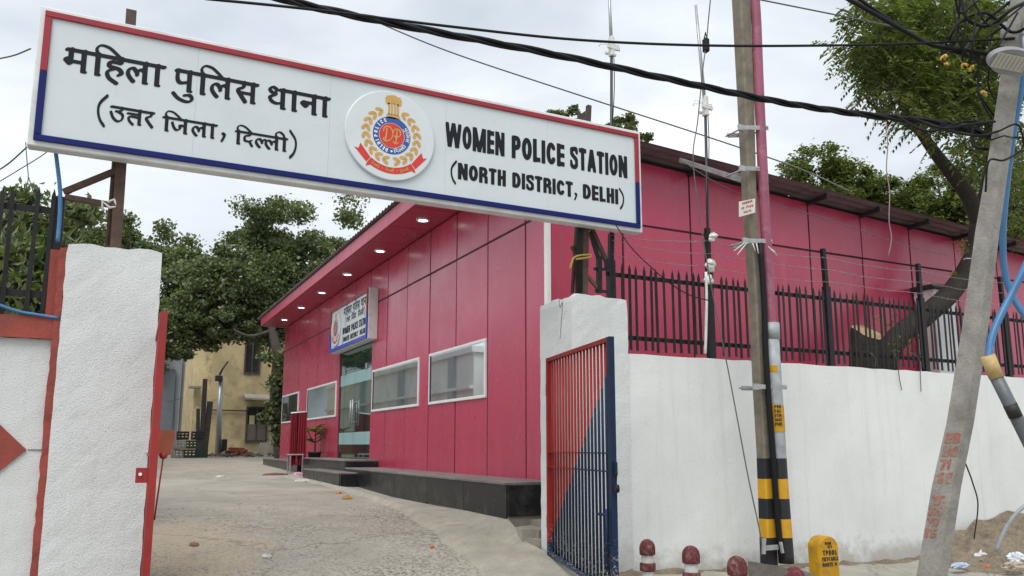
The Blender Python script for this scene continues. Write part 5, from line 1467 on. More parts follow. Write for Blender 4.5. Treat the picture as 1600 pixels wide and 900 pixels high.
for j in range(ny_ + 1):
    for i in range(nx_ + 1):
        u, v = i / nx_, j / ny_
        x = 9.6 + u * 6.0; y = 6.35 + v * 1.0
        hgt = .52 * (min(1, u / .22) ** .8) * (v ** .7) * (1 + .12 * sum(sin(a + b * u * 6 + c * v * 4) for a, b, c in ph0) / 2)
        vs_.append((x, y + (0 if v < 1 else .01), zg(x, y) - .03 + max(0, hgt) + rh.uniform(-.018, .018)))
hp.add(vs_, [(j * (nx_ + 1) + i, j * (nx_ + 1) + i + 1, (j + 1) * (nx_ + 1) + i + 1, (j + 1) * (nx_ + 1) + i) for j in range(ny_) for i in range(nx_)])
structure(hp.build('earth_heap', EARTH, origin=(0, 0, 0)), 'heap of loose brown earth against the whitewashed wall')
dr_ = MB(); rd = random.Random(8)
def drift(pts, wid, hgt):
    vs_, n_ = [], 0
    for x, y, nx_, ny_ in pts:
        w = wid * rd.uniform(.35, 1.25); h = hgt * rd.uniform(.3, 1.2)
        for t, k in ((0, 1.0), (.35, .55), (.7, .2), (1, -.25)):
            px_, py_ = x + nx_ * w * t, y + ny_ * w * t
            vs_.append((px_ + rd.uniform(-.01, .01), py_ + rd.uniform(-.01, .01), zg(px_, py_) + h * k)); 
        n_ += 1
    dr_.add(vs_, [(i * 4 + k, i * 4 + k + 1, (i + 1) * 4 + k + 1, (i + 1) * 4 + k) for i in range(n_ - 1) for k in range(3)], True)
drift([(x, 7.375, 0, -1) for x in np.arange(PR1, 10.2, .11)], .14, .05)
drift([(x, 7.36, 0, -1) for x in np.arange(PR0 + .02, PR1, .1)], .16, .07)
drift([(PR0 + .01, y, -1, 0) for y in np.arange(7.36, 8.1, .1)], .14, .06)
drift([(PL1 - .01, y, 1, 0) for y in np.arange(7.36, 8.1, .1)], .14, .06)
tag(dr_.build('earth_drift', EARTH, origin=(0, 0, 0), fix=True), 'thin drift of brown soil along the foot of the white walls', 'soil', kind='stuff')
sc = MB(); rs_ = random.Random(6)
for _ in range(900):
    if rs_.random() < .55: x = rs_.uniform(9.6, 14); y = rs_.uniform(6.2, 7.2); z = zg(x, y) + .52 * min(1, (x - 9.6) / 1.3) * max(0, (y - 6.35)) ** .7 * .8
    else: x = rs_.uniform(.6, 9); y = rs_.uniform(6.0, 13); z = zg(x, y)
    if x > 3.3 and 7.2 < y: continue
    s = rs_.uniform(.008, .026); a = rs_.uniform(0, 6)
    vv = [(x + s * cos(a + k * 2.1) * rs_.uniform(.7, 1.2), y + s * sin(a + k * 2.1), z - .004) for k in range(3)] + [(x, y, z + s * .7)]
    sc.add(vv, [(0, 1, 3), (1, 2, 3), (2, 0, 3)])
tag(sc.build('pebbles', CONC, origin=(0, 0, 0)), 'scattered pebbles and grit on the ground', 'pebbles', kind='stuff')
for i, (px, py, z, a, b, c_, mt_, nm, lab) in enumerate((
    (417, 851, .5, .06, .04, .03, LITTER_PAPER, 'paper_scrap', 'crumpled pale scrap lying on the rough driveway'),
    (543, 776, .68, .09, .07, .05, LITTER_OCHRE, 'leaf_litter', 'small heap of ochre dry leaves by the granite step'),
    (529, 770, .68, .06, .05, .03, LITTER_ORANGE, 'orange_scrap', 'orange scrap lying just left of the ochre leaves'),
    (466, 742, .80, .16, .10, .07, LITTER_PINK, 'pink_scrap', 'pink plastic scrap lying beside the curtain stand'),
    (475, 750, .78, .20, .10, .05, LITTER_PAPER, 'paper_scrap', 'pale paper litter in front of the pink scrap'),
    (430, 740, .83, .35, .10, .04, M('brown scrap', (.22, .09, .06), .8, .3), 'cloth_scrap', 'brown cloth strip lying on the far driveway'),
    (345, 745, .80, .14, .07, .04, LITTER_PAPER, 'paper_scrap', 'flat white scrap in the middle of the far driveway'),
    (675, 833, .53, .03, .03, .02, LITTER_ORANGE, 'orange_scrap', 'tiny rust scrap on the driveway below the apron'),
    (303, 860, .42, .06, .05, .03, M('dull brown scrap', (.28, .18, .10), .8, .3), 'leaf_litter', 'small brown dead leaf on the sand drift'))):
    q = gp_(px, py, z); q[2] = zg(q[0], q[1]) + .01
    tag(crumple(q, a, b, c_, 20 + i, 6).build(nm, mt_), lab, 'litter')

# ------------------------------------------------------------------ trees
def leaf_mesh(clusters, size, seed, droop=.35, aspect=.55, density=1.0, flat=.3, shell=.5):
    """leaf-sized faces through the crown: clusters = [(centre, (rx, ry, rz), count)]; each leaf two triangles with a fold"""
    g_ = np.random.default_rng(seed)
    P_, S_ = [], []
    for c, r, n_ in clusters:
        n_ = int(n_ * density)
        d = g_.normal(size=(n_, 3)); d /= np.linalg.norm(d, axis=1)[:, None]
        rad = g_.random(n_) ** shell
        rad *= 1 + .25 * g_.normal(size=n_) * (g_.random(n_) < .4)
        P_.append(np.array(c) + d * rad[:, None] * np.array(r))
    P_ = np.concatenate(P_)
    n_ = len(P_)
    nrm = g_.normal(size=(n_, 3)); nrm[:, 2] = np.abs(nrm[:, 2]) + flat; nrm /= np.linalg.norm(nrm, axis=1)[:, None]
    ax = g_.normal(size=(n_, 3)); ax[:, 2] -= droop * 2
    ax -= nrm * (ax * nrm).sum(1)[:, None]; ax /= np.linalg.norm(ax, axis=1)[:, None]
    bx = np.cross(nrm, ax)
    s = size * g_.uniform(.6, 1.25, n_)[:, None]
    a = P_ - ax * s * .5; b = P_ + ax * s * .5
    m1 = P_ + bx * s * aspect * .5 - ax * s * .06 - nrm * s * .08; m2 = P_ - bx * s * aspect * .5 - ax * s * .06 - nrm * s * .08
    v = np.stack([a, m1, b, m2], 1).reshape(-1, 3)
    return v, n_
def leaves(name, mat_, parent, *a, **k):
    v, n_ = leaf_mesh(*a, **k)
    v = v - np.array(WL[parent.name])
    m = bpy.data.meshes.new(name)
    m.vertices.add(len(v)); m.vertices.foreach_set('co', v.astype(np.float32).ravel())
    i = np.arange(n_) * 4
    tri = np.stack([i, i + 1, i + 2, i, i + 2, i + 3], 1).ravel()
    m.loops.add(len(tri)); m.loops.foreach_set('vertex_index', tri.astype(np.int32))
    m.polygons.add(n_ * 2); m.polygons.foreach_set('loop_start', np.arange(0, len(tri), 3, dtype=np.int32))
    m.polygons.foreach_set('loop_total', np.full(n_ * 2, 3, dtype=np.int32))
    m.materials.append(mat_); m.update(calc_edges=True)
    return link(name, m, parent, WL[parent.name])
def limb(mb, pts, r0, r1, n=8, sub=5):
    q = spline(pts, sub); mb.tube(q, list(np.linspace(r0, r1, len(q))), n)
LEAF_PEEPAL = leafmat('broad green leaves', [(.058, .082, .042), (.11, .142, .068), (.17, .205, .10), (.27, .29, .17)], .45)
LEAF_NEEM = leafmat('fresh neem leaves', [(.042, .062, .02), (.085, .115, .034), (.14, .17, .052), (.22, .24, .085)], .42)
LEAF_DARK = leafmat('dark green leaves', [(.055, .08, .038), (.10, .135, .058), (.155, .19, .085), (.24, .26, .13)], .45)
LEAF_BAMBOO = leafmat('long pale green leaves', [(.035, .06, .018), (.07, .11, .035), (.13, .17, .06), (.22, .25, .11)], .35)
LEAF_LIGHT = leafmat('light yellow-green leaves', [(.05, .075, .022), (.10, .135, .036), (.17, .20, .06), (.27, .29, .11)], .4)
LEAF_AUTUMN = leafmat('yellowing leaves', [(.13, .13, .03), (.24, .19, .04), (.32, .20, .06)], .35)
def tree(name, base, height, label, crown, seed, leaf, size, bark=BARK, trunk_r=.25, n_sub=26, per=700, fork=.42, group=None, droop=.35, aspect=.55, lean=(0, 0), flat=.3, sub_r=(.22, .42), limbs=True):
    """crown = list of lobes (centre, (rx, ry, rz)); clumps of leaves are spread over the lobes with gaps between"""
    rn = random.Random(seed); base = np.array(base, float)
    t = thing(name, base, label, 'tree', group)
    tr_ = MB(); top = base + V(lean[0], lean[1], height * fork)
    limb(tr_, [base - V(0, 0, .2), base + (top - base) * .5 + V(rn.uniform(-.2, .2), rn.uniform(-.2, .2), 0), top], trunk_r, trunk_r * .7, 10)
    cl_ = []
    for c, r in crown:
        c = np.array(c, float); r = np.array(r, float)
        for k in range(n_sub):
            d = V(rn.gauss(0, 1), rn.gauss(0, 1), rn.gauss(0, 1)); d /= np.linalg.norm(d)
            p = c + d * r * rn.uniform(.35, 1.0)
            rr_ = rn.uniform(*sub_r) * float(r.mean())
            cl_.append((p, (rr_ * 1.15, rr_ * 1.15, rr_ * .8), per))
            if limbs and k % 3 == 0:
                mid = top + (p - top) * .5 + V(rn.uniform(-.3, .3), rn.uniform(-.3, .3), -.1 * np.linalg.norm(p - top))
                limb(tr_, [top - V(0, 0, .1), mid, p], trunk_r * .38, .02, 6, 4)
    tr_.build('trunk', bark, t)
    leaves('crown', leaf, t, cl_, size, seed, droop, aspect, flat=flat)
    return t
# big peepal over the yellow house (behind the far end of the station)
pt_ = tree('peepal_tree', (5.9, 30.5, 1.0), 11, 'big leafy tree with twisted trunk behind the far end of the crimson building',
     [((5.2, 31.5, 9.6), (1.9, 1.9, 1.8)), ((3.9, 31.2, 7.4), (2.3, 2.0, 1.9)), ((6.6, 31.5, 8.0), (2.0, 1.9, 2.0)), ((2.2, 30.6, 6.2), (1.25, 1.2, 1.3)), ((5.0, 30.6, 6.3), (1.7, 1.4, 1.0)), ((3.4, 30.2, 5.7), (1.5, 1.0, .7)), ((1.75, 30.2, 5.1), (.7, .8, .9)), ((2.7, 31.3, 7.9), (1.2, 1.2, 1.1)), ((5.9, 31.2, 6.9), (1.8, 1.4, 1.2))],
     31, LEAF_PEEPAL, .145, BARK2, .42, 40, 300, .36, aspect=.75, lean=(-.35, .2), sub_r=(.16, .40), limbs=False)
tw_ = pt_
m_ = MB()
limb(m_, [(6.15, 29.6, .8), (5.95, 29.5, 2.2), (6.0, 29.5, 3.6), (5.75, 29.6, 4.6)], .42, .3, 12)
limb(m_, [(6.0, 29.5, 3.7), (5.5, 29.3, 4.2), (5.15, 29.3, 4.9), (4.9, 29.4, 5.9)], .26, .14, 9)
limb(m_, [(5.95, 29.5, 3.3), (5.5, 29.2, 3.5), (5.35, 29.2, 3.1)], .16, .09, 8)
limb(m_, [(4.95, 29.4, 5.6), (4.2, 29.3, 5.35), (3.6, 29.3, 5.55)], .08, .03, 6)
m_.build('bough', BARK2, tw_)
leaves('foliage', LEAF_PEEPAL, tw_, [((5.35, 28.9, 3.2), (.42, .3, .30), 220), ((5.05, 28.9, 2.85), (.35, .3, .32), 170), ((5.6, 28.9, 2.2), (.5, .3, .55), 420), ((5.3, 28.8, 1.9), (.45, .3, .5), 300), ((4.75, 29, 4.6), (.4, .3, .25), 90), ((5.6, 28.9, 4.4), (.6, .3, .7), 330), ((5.2, 28.8, 3.7), (.5, .3, .5), 260), ((4.9, 28.8, 2.5), (.4, .3, .4), 160), ((5.8, 28.8, 3.4), (.4, .3, .7), 260)], .19, 41, aspect=.75)
tree('leafy_tree', (9.5, 36, 1.0), 11, 'lighter leafy tree showing between the roof edge and the signboard',
     [((9.3, 36, 11.2), (2.0, 1.8, 2.0)), ((8.6, 36, 9.0), (1.6, 1.6, 1.6))], 32, LEAF_PEEPAL, .2, BARK2, .25, 18, 190, .5, aspect=.7)
for i, (px, py, Y_, rx, rz, sd, lab) in enumerate(((150, 388, 50, 2.6, 2.0, 51, 'small far tree seen above the rough white pillar'), (205, 392, 47, 2.4, 2.2, 52, 'far dark tree behind the brown sign post'), (285, 430, 49, 2.4, 2.3, 53, 'far tree between the white pillar and the big leafy tree'))):
    q = onY(px, py, Y_)
    tree('far_tree', (q[0], Y_, 1.1), q[2] + .3, lab, [(q, (rx, 1.8, rz)), (q + V(.3, .3, -2.6), (rx * 1.2, 1.8, 1.8)), (q + V(-.2, .2, -5.2), (rx * 1.2, 1.8, 1.8))], sd, LEAF_DARK, .22, BARK2, .25, 26, 260, .6, 'far trees on the left', aspect=.65)
# bushy trees behind the left fence
for i, (px, py, Y_, r, sd, lab, lf, asp, sz, dr) in enumerate(((40, 350, 12.5, (.95, .8, .55), 61, 'leafy tree top behind the left spiked fence', LEAF_DARK, .4, .15, .4), (25, 440, 10.6, (.85, .6, .75), 62, 'pale bamboo-like clump with drooping leaves behind the left fence', LEAF_BAMBOO, .16, .34, 1.1), (-30, 380, 11.5, (.8, .7, .7), 63, 'green bush cut by the left picture edge behind the fence', LEAF_DARK, .3, .2, .7))):
    q = onY(px, py, Y_)
    tree('garden_tree', (q[0], Y_, .6), q[2], lab, [(q, r), (q + V(-.2, .3, -.9), (r[0] * 1.1, r[1], r[2] * 1.1))], sd, lf, sz, BARK, .1, 16, 210, .6, 'trees behind the left fence', dr, asp)
q = onY(40, 470, 9.6)
tree('garden_shrub', (q[0], 9.6, .6), q[2], 'low dark shrub filling the gap just above the red coping', [(q, (.8, .5, .55)), (q + V(-.6, .1, .0), (.7, .5, .6))], 64, LEAF_DARK, .16, BARK, .06, 14, 170, .6, None, .6, .4)
# tree tops over the tin roof
for i, (px, py, Y_, rx, rz, sd, lab) in enumerate(((1285, 268, 27, 2.2, 1.3, 71, 'rounded tree top rising over the middle of the tin roof'), (1335, 296, 28, 2.2, 1.3, 72, 'lower tree top right of the rounded one over the roof'), (1408, 312, 27, 2.0, 1.2, 73, 'small tree top low over the roof left of the leaning trunk'), (1475, 300, 24, 2.6, 1.6, 74, 'tree top over the roof behind the leaning trunk'), (1560, 290, 22, 3.2, 2.6, 75, 'broad tree mass over the roof at the right edge'))):
    q = onY(px, py, Y_)
    tree('roof_tree', (q[0], Y_ + 1, 1.0), q[2] - .5, lab, [(q, (rx, 1.8, rz)), (q + V(.4, .5, -1.6), (rx * 1.3, 2, 1.5)), (q + V(-.3, .4, -3.0), (rx * 1.3, 2, 1.5))], sd, LEAF_LIGHT, .24, BARK, .3, 22, 260, .7, 'tree tops over the roof', aspect=.5, flat=.9)
q = onY(940, 192, 26)
tree('thin_tree', (q[0] - .5, 27, 1.0), 12.5, 'sparse twiggy tree top peeping over the right end of the signboard', [(q + V(-1.2, 0, -.1), (1.3, .9, .45)), (q + V(1.2, 0, .0), (1.2, .9, .55)), (q + V(0, 0, -2), (2.2, 1.2, 1.3))], 76, LEAF_PEEPAL, .26, BARK2, .15, 11, 70, .8, aspect=.7, sub_r=(.16, .3))
# neem tree leaning out over the fence
nt_ = thing('neem_tree', (9.7, 8.15, 1.4), 'leaning neem tree with feathery crown between fence and crimson wall', 'tree')
tk = MB(); TY = 8.12
tp = lambda x, y, Y_=TY: onY(x, y, Y_)
limb(tk, [tp(1372, 640), tp(1384, 570), tp(1402, 528), tp(1442, 496), tp(1490, 452), tp(1520, 400), tp(1531, 345)], .18, .14, 12, 6)
limb(tk, [tp(1531, 352), tp(1512, 306), tp(1485, 270), tp(1458, 235), tp(1432, 196), tp(1405, 150, 8.0), tp(1390, 90, 7.8)], .135, .05, 9, 6)
limb(tk, [tp(1531, 348), tp(1540, 300), tp(1550, 240), tp(1545, 180), tp(1555, 110)], .13, .05, 9, 5)
limb(tk, [tp(1455, 230), tp(1420, 196), tp(1380, 180), tp(1350, 150)], .05, .015, 6, 5)
limb(tk, [tp(1376, 60, 7.9), tp(1374, 20, 7.9), tp(1378, -20, 7.9)], .03, .03, 6, 3)
limb(tk, [tp(1440, 205), tp(1470, 150), tp(1500, 90), tp(1510, 30)], .05, .02, 6, 5)
limb(tk, [tp(1400, 150), tp(1375, 100), tp(1345, 72), tp(1328, 66)], .04, .012, 6, 5)
tk.build('trunk', BARK, nt_)
sm_ = MB(); sb = tp(1355, 600, 7.95); st_ = tp(1356, 520, 7.95); ns_ = 16; vs_ = []; rz_ = random.Random(2)
ringr = [.22 + .035 * sin(3 * t + 1) + rz_.uniform(-.012, .012) for t in np.linspace(0, 2 * pi, ns_, endpoint=False)]
for lev in range(6):
    for k in range(ns_):
        t = 2 * pi * k / ns_; f_ = lev / 5
        r_ = ringr[k] * (1.12 - .12 * f_) * rz_.uniform(.95, 1.06)
        z_ = sb[2] + (st_[2] - sb[2]) * f_ + (.13 * sin(t) * f_ ** 4)
        vs_.append((sb[0] + (st_[0] - sb[0]) * f_ + r_ * cos(t), sb[1] + r_ * sin(t) * .8, z_))
sm_.add(vs_, [(i * ns_ + k, i * ns_ + (k + 1) % ns_, (i + 1) * ns_ + (k + 1) % ns_, (i + 1) * ns_ + k) for i in range(5) for k in range(ns_)], True)
sm_.build('stump', BARK, nt_)
cut = MB(); cut.add([(x_ , y_ - .004, z_ + .006) for x_, y_, z_ in vs_[-ns_:]], [tuple(range(ns_))]); tag(cut.build('cut_face', CUT_WOOD, nt_), 'pale sawn face of the stump')
def neem_crown(seed):
    """pinnate fronds: leaflets set along drooping stalks"""
    g_ = random.Random(seed); L_ = []
    lob = [(1400, 40, 70, 55, 30), (1470, 25, 75, 50, 36), (1420, 110, 62, 50, 40), (1480, 110, 62, 55, 46), (1378, 82, 48, 38, 20), (1440, 168, 46, 30, 15), (1500, 165, 50, 40, 22), (1545, 120, 50, 90, 40), (1520, 235, 26, 32, 5), (1575, 235, 35, 60, 14), (1545, 30, 60, 50, 26), (1370, 140, 22, 24, 5), (1470, 215, 16, 16, 2), (1590, 320, 25, 40, 6), (1355, 105, 26, 30, 7)]
    for cx_, cy_, rx, ry, nf in lob:
        for _ in range(int(nf * .95)):
          while True:
              a, b = g_.uniform(-1, 1), g_.uniform(-1, 1)
              if a * a + b * b < 1: break
          hub = onY(cx_ + a * rx, cy_ + b * ry, 8.1 + g_.uniform(-.85, .7))
          for _k in range(g_.randint(7, 14)):
            p = hub + V(g_.gauss(0, .13), g_.gauss(0, .13), g_.gauss(0, .10))
            az = g_.uniform(0, 2 * pi); el = g_.uniform(-.9, .35)
            ln = g_.uniform(.22, .42)
            d = V(cos(az) * cos(el), sin(az) * cos(el), sin(el))
            side = np.cross(d, V(0, 0, 1)); side /= np.linalg.norm(side) + 1e-6
            for k in range(7):
                s = (k + .7) / 7
                q = p + d * ln * s + V(0, 0, -.13 * s * s)
                for sg_ in (-1, 1):
                    tip = q + side * sg_ * .10 * (1 - .45 * s) + d * .05 + V(0, 0, -.03 + g_.uniform(-.02, .02))
                    w = (tip - q); nn = np.cross(w, V(g_.uniform(-.4, .4), g_.uniform(-.4, .4), 1)); nn *= .02 / (np.linalg.norm(nn) + 1e-6)
                    L_.append((q, q + w * .4 + nn, tip, q + w * .4 - nn))
    return np.array(L_)
Lq = neem_crown(81); n_ = len(Lq)
m = bpy.data.meshes.new('crown'); v = (Lq.reshape(-1, 3) - np.array(WL[nt_.name])).astype(np.float32)
m.vertices.add(len(v)); m.vertices.foreach_set('co', v.ravel())
m.loops.add(n_ * 4); m.loops.foreach_set('vertex_index', np.arange(n_ * 4, dtype=np.int32))
m.polygons.add(n_); m.polygons.foreach_set('loop_start', np.arange(0, n_ * 4, 4, dtype=np.int32)); m.polygons.foreach_set('loop_total', np.full(n_, 4, dtype=np.int32))
m.materials.append(LEAF_NEEM); m.update(calc_edges=True); link('crown', m, nt_, WL[nt_.name])
leaves('yellow_sprig', LEAF_AUTUMN, nt_, [(tp(1505, 385, 7.9), (.13, .1, .16), 60), (tp(1490, 428, 7.9), (.1, .06, .05), 18)], .07, 82, .6, .35)
leaves('dry_leaves', LEAF_AUTUMN, nt_, [(tp(1385, 500, 7.75), (.35, .15, .12), 50), (tp(1410, 540, 7.7), (.35, .12, .25), 60)], .07, 83, .8, .35)
wg = MB(); c_ = tp(1514, 404, 7.95); wg.tube([c_ + V(.17 * cos(t), -.12 * abs(sin(t)) , .05 * cos(t + 2.2) - .02 * t) for t in np.linspace(2.9, 6.2, 14)], .012, 6); wg.build('wire_ring', GALV, nt_)
for pts, lab in ((((1395, 548), (1402, 565), (1405, 590), (1409, 610)), 'dry root hanging over the wall top below the leaning trunk'), (((1425, 552), (1436, 562), (1438, 590), (1439, 612)), 'longer dry root hanging over the wall top right of the first'), (((1360, 552), (1368, 560), (1367, 576)), 'short dry root hanging over the wall top beside the stump')):
    tag(MB().tube(spline([onY(x, y, 7.335) for x, y in pts], 4), [.012] * 3 + [.006] * (len(spline([onY(x, y, 7.335) for x, y in pts], 4)) - 3), 5).build('dry_root', BARK2), lab, 'root', 'dry roots over the wall')
ac = thing('vent_box', onY(1475, 500, 8.55), 'small white vent box with dark cap behind the leaning trunk', 'box')
qa, qb = onY(1462, 495, 8.55), onY(1492, 455, 8.55)
MB().cbox(qa[0], qb[0], 8.55, 8.93, 2.6, qb[2], .01).build('body', WIN_WHITE, ac)
MB().cbox(qa[0] - .07, qb[0] + .07, 8.48, 8.94, qb[2] + .002, qb[2] + .07, .01).build('cap', DARK_STEEL, ac)
cable([(1384, 190, 8.3), (1387, 225, 8.3), (1385, 265, 8.3), (1390, 300, 8.3), (1389, 345, 8.3), (1393, 372, 8.3), (1388, 400, 8.3)], .006, 'crinkled pale creeper stem hanging from the neem crown', 'creeper', M('dry stem', (.36, .27, .24), .8, .2), 5, 4, None)
cable([(1326, 66, 6.6), (1322, 75, 6.6), (1318, 85, 6.6), (1315, 110, 6.6), (1318, 125, 6.6)], .004, 'short wire hanging with a dry leaf tuft from the straight cable', 'hanging_wire', GREY_WIRE, 5, 4, None)

# ------------------------------------------------------------------ background buildings and clutter
yb = thing('yellow_house', (5.5, 38, 1.1), 'old ochre two-storey house under the big leafy tree', 'house')
x0_, x1_ = onY(325, 700, 38)[0], 12.0
wy = MB(); wy.box(x0_, x1_, 38, 46, .9, 9.2); wy.build('wall', YELLOW_BLDG, yb)
ps = onY(298, 700, 38)[0]
MB().box(ps, x0_ + .02, 38.25, 44, .9, 7.9).build('side_wall', YELLOW_LIT_SIDE, yb)  # side face brighter than the front by its painted-in light
MB().box(ps - .35, x0_ - .003, 37.9, 44.3, 7.9, 8.02).build('side_canopy', CONC, yb)
def yrect(px0, py0, px1, py1): a, b = onY(px0, py0, 37.97), onY(px1, py1, 37.97); return a[0], b[0], b[2], a[2]
for (r_, lab) in (((387, 637, 415, 689), 'window'), ((386, 515, 404, 583), 'window')):
    a, b, c_, d = yrect(*r_)
    w_ = MB(); w_.box(a - .05, b + .05, 37.93, 37.99, c_ - .05, c_ + .02); w_.box(a - .05, b + .05, 37.93, 37.99, d - .02, d + .05); w_.box(a - .05, a + .02, 37.93, 37.99, c_ + .021, d - .021); w_.box(b - .02, b + .05, 37.93, 37.99, c_ + .021, d - .021)
    mid = (a + b) / 2; w_.box(mid - .03, mid + .03, 37.94, 37.985, c_ + .021, d - .021)
    wo = w_.build('window', PLANK, yb)
    MB().box(a, b, 37.985, 37.995, c_, d).build('pane', DARK_GLASS, wo)
    if r_[0] == 387:
        MB().box(a + .1, mid - .1, 37.96, 37.98, c_ + .75, d - .35).build('yellow_sheet', YELLOW_BLDG, wo)
        MB().box(a + .03, b - .03, 37.955, 37.975, c_ + .03, c_ + .75).build('lower_board', M('grey board', (.12, .10, .09), .8, .2), wo)
a, b, c_, d = yrect(380, 619, 432, 628)
MB().prism([(a, 37.2, c_ + .05), (b, 37.2, c_ + .0), (b, 38, d), (a, 38, d + .05)], (0, 0, .08)).build('canopy', CONC, yb, fix=True)
MB().tube([onY(318, 640, 37.9), onY(388, 642, 37.9)], .035, 6).build('wall_pipe', RUST, yb)
MB().box(ps - .25, ps + .25, 37.5, 38.2, 4.0, 4.08).build('small_ledge', CONC, yb)
gb = thing('grey_house', (2.5, 47, 1.2), 'pale grey building seen in the gap beside the red gate leaf', 'building')
MB().box(-4.5, onY(299, 600, 47)[0], 47, 54, .9, onY(280, 546, 47)[2]).build('wall', GREY_BLDG, gb)
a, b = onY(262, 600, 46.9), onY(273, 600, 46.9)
MB().box(a[0] - .6, b[0], 46.7, 46.98, .9, onY(270, 577, 46.8)[2]).build('door_dark_panel', M('slate panel', (.16, .19, .22), .8, .1), gb)  # darker slate-coloured panel on the grey house front
MB().box(b[0] + .25, b[0] + .31, 46.75, 46.97, 1.0, 6.2).build('downpipe', GREY_PIPE, gb)
MB().tube([onY(262, 628, 46.5), onY(299, 618, 46.5)], .02, 5).build('wall_wire', GREY_WIRE, gb)
ow = onY(274, 672, 37)
tag(MB().box(-2, ow[0], 37, 37.25, .9, ow[2]).build('low_wall', ORANGE_WALL), 'low terracotta wall end beside the red gate leaf', 'wall')
# white compound building along the left of the drive (mirrored in the windows)
wb = thing('white_building', (-1.5, 30, .9), 'white plastered building hidden behind the left pillar, mirrored in the windows', 'building')
MB().box(-4, -.6, 24, 44, .6, 4.55).build('wall', WHITE_BLDG, wb)
MB().box(-4, -.5, 23.9, 44.1, 4.55, 4.75).build('parapet', WHITE_BLDG, wb)
MB().box(-.6, -.45, 24, 44, 3.35, 3.45).build('ledge', WHITE_BLDG, wb)
MB().box(-4, -1.6, 20.5, 23.9, .6, 5.4).build('tower', WHITE_BLDG, wb)
for y in (25.5, 31, 37): MB().box(-.6, -.46, y, y + .45, .6, 4.54).build('pier', GREY_BLDG, wb)
# lamp post
lpx = onY(341, 708, 35)
lo = thing('lamp_post', (lpx[0], 35, 1.06), 'pale metal lamp post in front of the ochre house', 'post')
MB().tube([(lpx[0], 35, .9), (lpx[0] - .04, 35, 2.7), (lpx[0] - .06, 35, 4.3)], [.13, .11, .09], 10).build('pole', GALV, lo)
m_ = MB(); q = onY(343, 586, 34.9); m_.tube([q, onY(348, 576, 34.9), onY(356, 565, 34.9)], .045, 6); m_.build('arm', DARK_STEEL, lo)
m_ = MB(); m_.cbox(q[0] - .16, q[0] + .12, 34.8, 35.1, q[2] - .25, q[2] - .02, .02); m_.build('junction_box', DARK_STEEL, lo)
m_ = MB(); m_.cbox(lpx[0] + .1, lpx[0] + .3, 34.75, 34.95, 1.05, 1.75, .02); m_.build('meter_box', CRATE_K, lo)
cable([(343, 588, 34.9 / .9), (352, 596, 38), (370, 592, 41), (386, 586, 42)], .02, 'dark service wire from the lamp post to the ochre house', 'service_wire', RUBBER, 5, 6, None)
# planks
for (px, t_, h_, dx) in ((314, .18, 3.1, .0), (319, .22, 2.2, .12), (309, .14, 1.9, -.08)):
    q = onY(px, 713, 34.2); zb_ = zg(q[0], 34.2)
    tag(MB().bar((q[0], 34.2, zb_ - .02), (q[0] + dx, 34.35, zb_ + h_), t_, .06, (0, 1, 0)).build('plank', PLANK), {314: 'tallest dark plank standing before the ochre house', 319: 'broad dark plank leaning right beside the tallest one', 309: 'short thin plank left of the tallest one'}[px], 'plank', 'planks before the ochre house')
# crates
def crate(x, y, z, s, mat_, label):
    t = thing('crate', (x, y, z), label, 'crate', 'plastic crates by the ochre house')
    w, d, h = s
    MB().box(x - w / 2, x + w / 2, y - d / 2, y + d / 2, z, z + .03).build('bottom', mat_, t)
    for sy in (-1, 1):
        m_ = MB()
        for k in range(3): m_.box(x - w / 2, x + w / 2, y + sy * d / 2 - .012, y + sy * d / 2 + .012, z + .031 + k * h / 3, z + .031 + k * h / 3 + h * .22)
        for k in range(4): xx = x - w / 2 + .015 + (w - .03) * k / 3; m_.box(xx - .014, xx + .014, y + sy * d / 2 - .014, y + sy * d / 2 + .014, z + .033, z + h)
        m_.build('slatted_side', mat_, t)
    for sx in (-1, 1): MB().box(x + sx * (w / 2 - .012) - .011, x + sx * (w / 2 - .012) + .011, y - d / 2 + .02, y + d / 2 - .02, z + .032, z + h).build('end_panel', mat_, t)
zc = zg(2.5, 32.9)
cr = [(2.28, 0, CRATE_W, 'grey crate at the left of the bottom row'), (2.72, 0, CRATE_G, 'dark green crate in the middle of the bottom row'), (3.16, 0, CRATE_G, 'dark green crate at the right of the bottom row'),
      (2.34, 1, CRATE_W, 'grey crate at the left of the second row'), (2.78, 1, CRATE_G, 'dark green crate right of the grey one in the second row'), (2.46, 2, CRATE_K, 'black crate at the left on top of the stack'), (2.95, 2, CRATE_K, 'black crate at the right on top of the stack')]
for x, k, mt_, lab in cr: crate(x + R.uniform(-.02, .02), 32.9 + R.uniform(-.05, .05), zc + k * .335, (.42, .36, .32), mt_, lab)
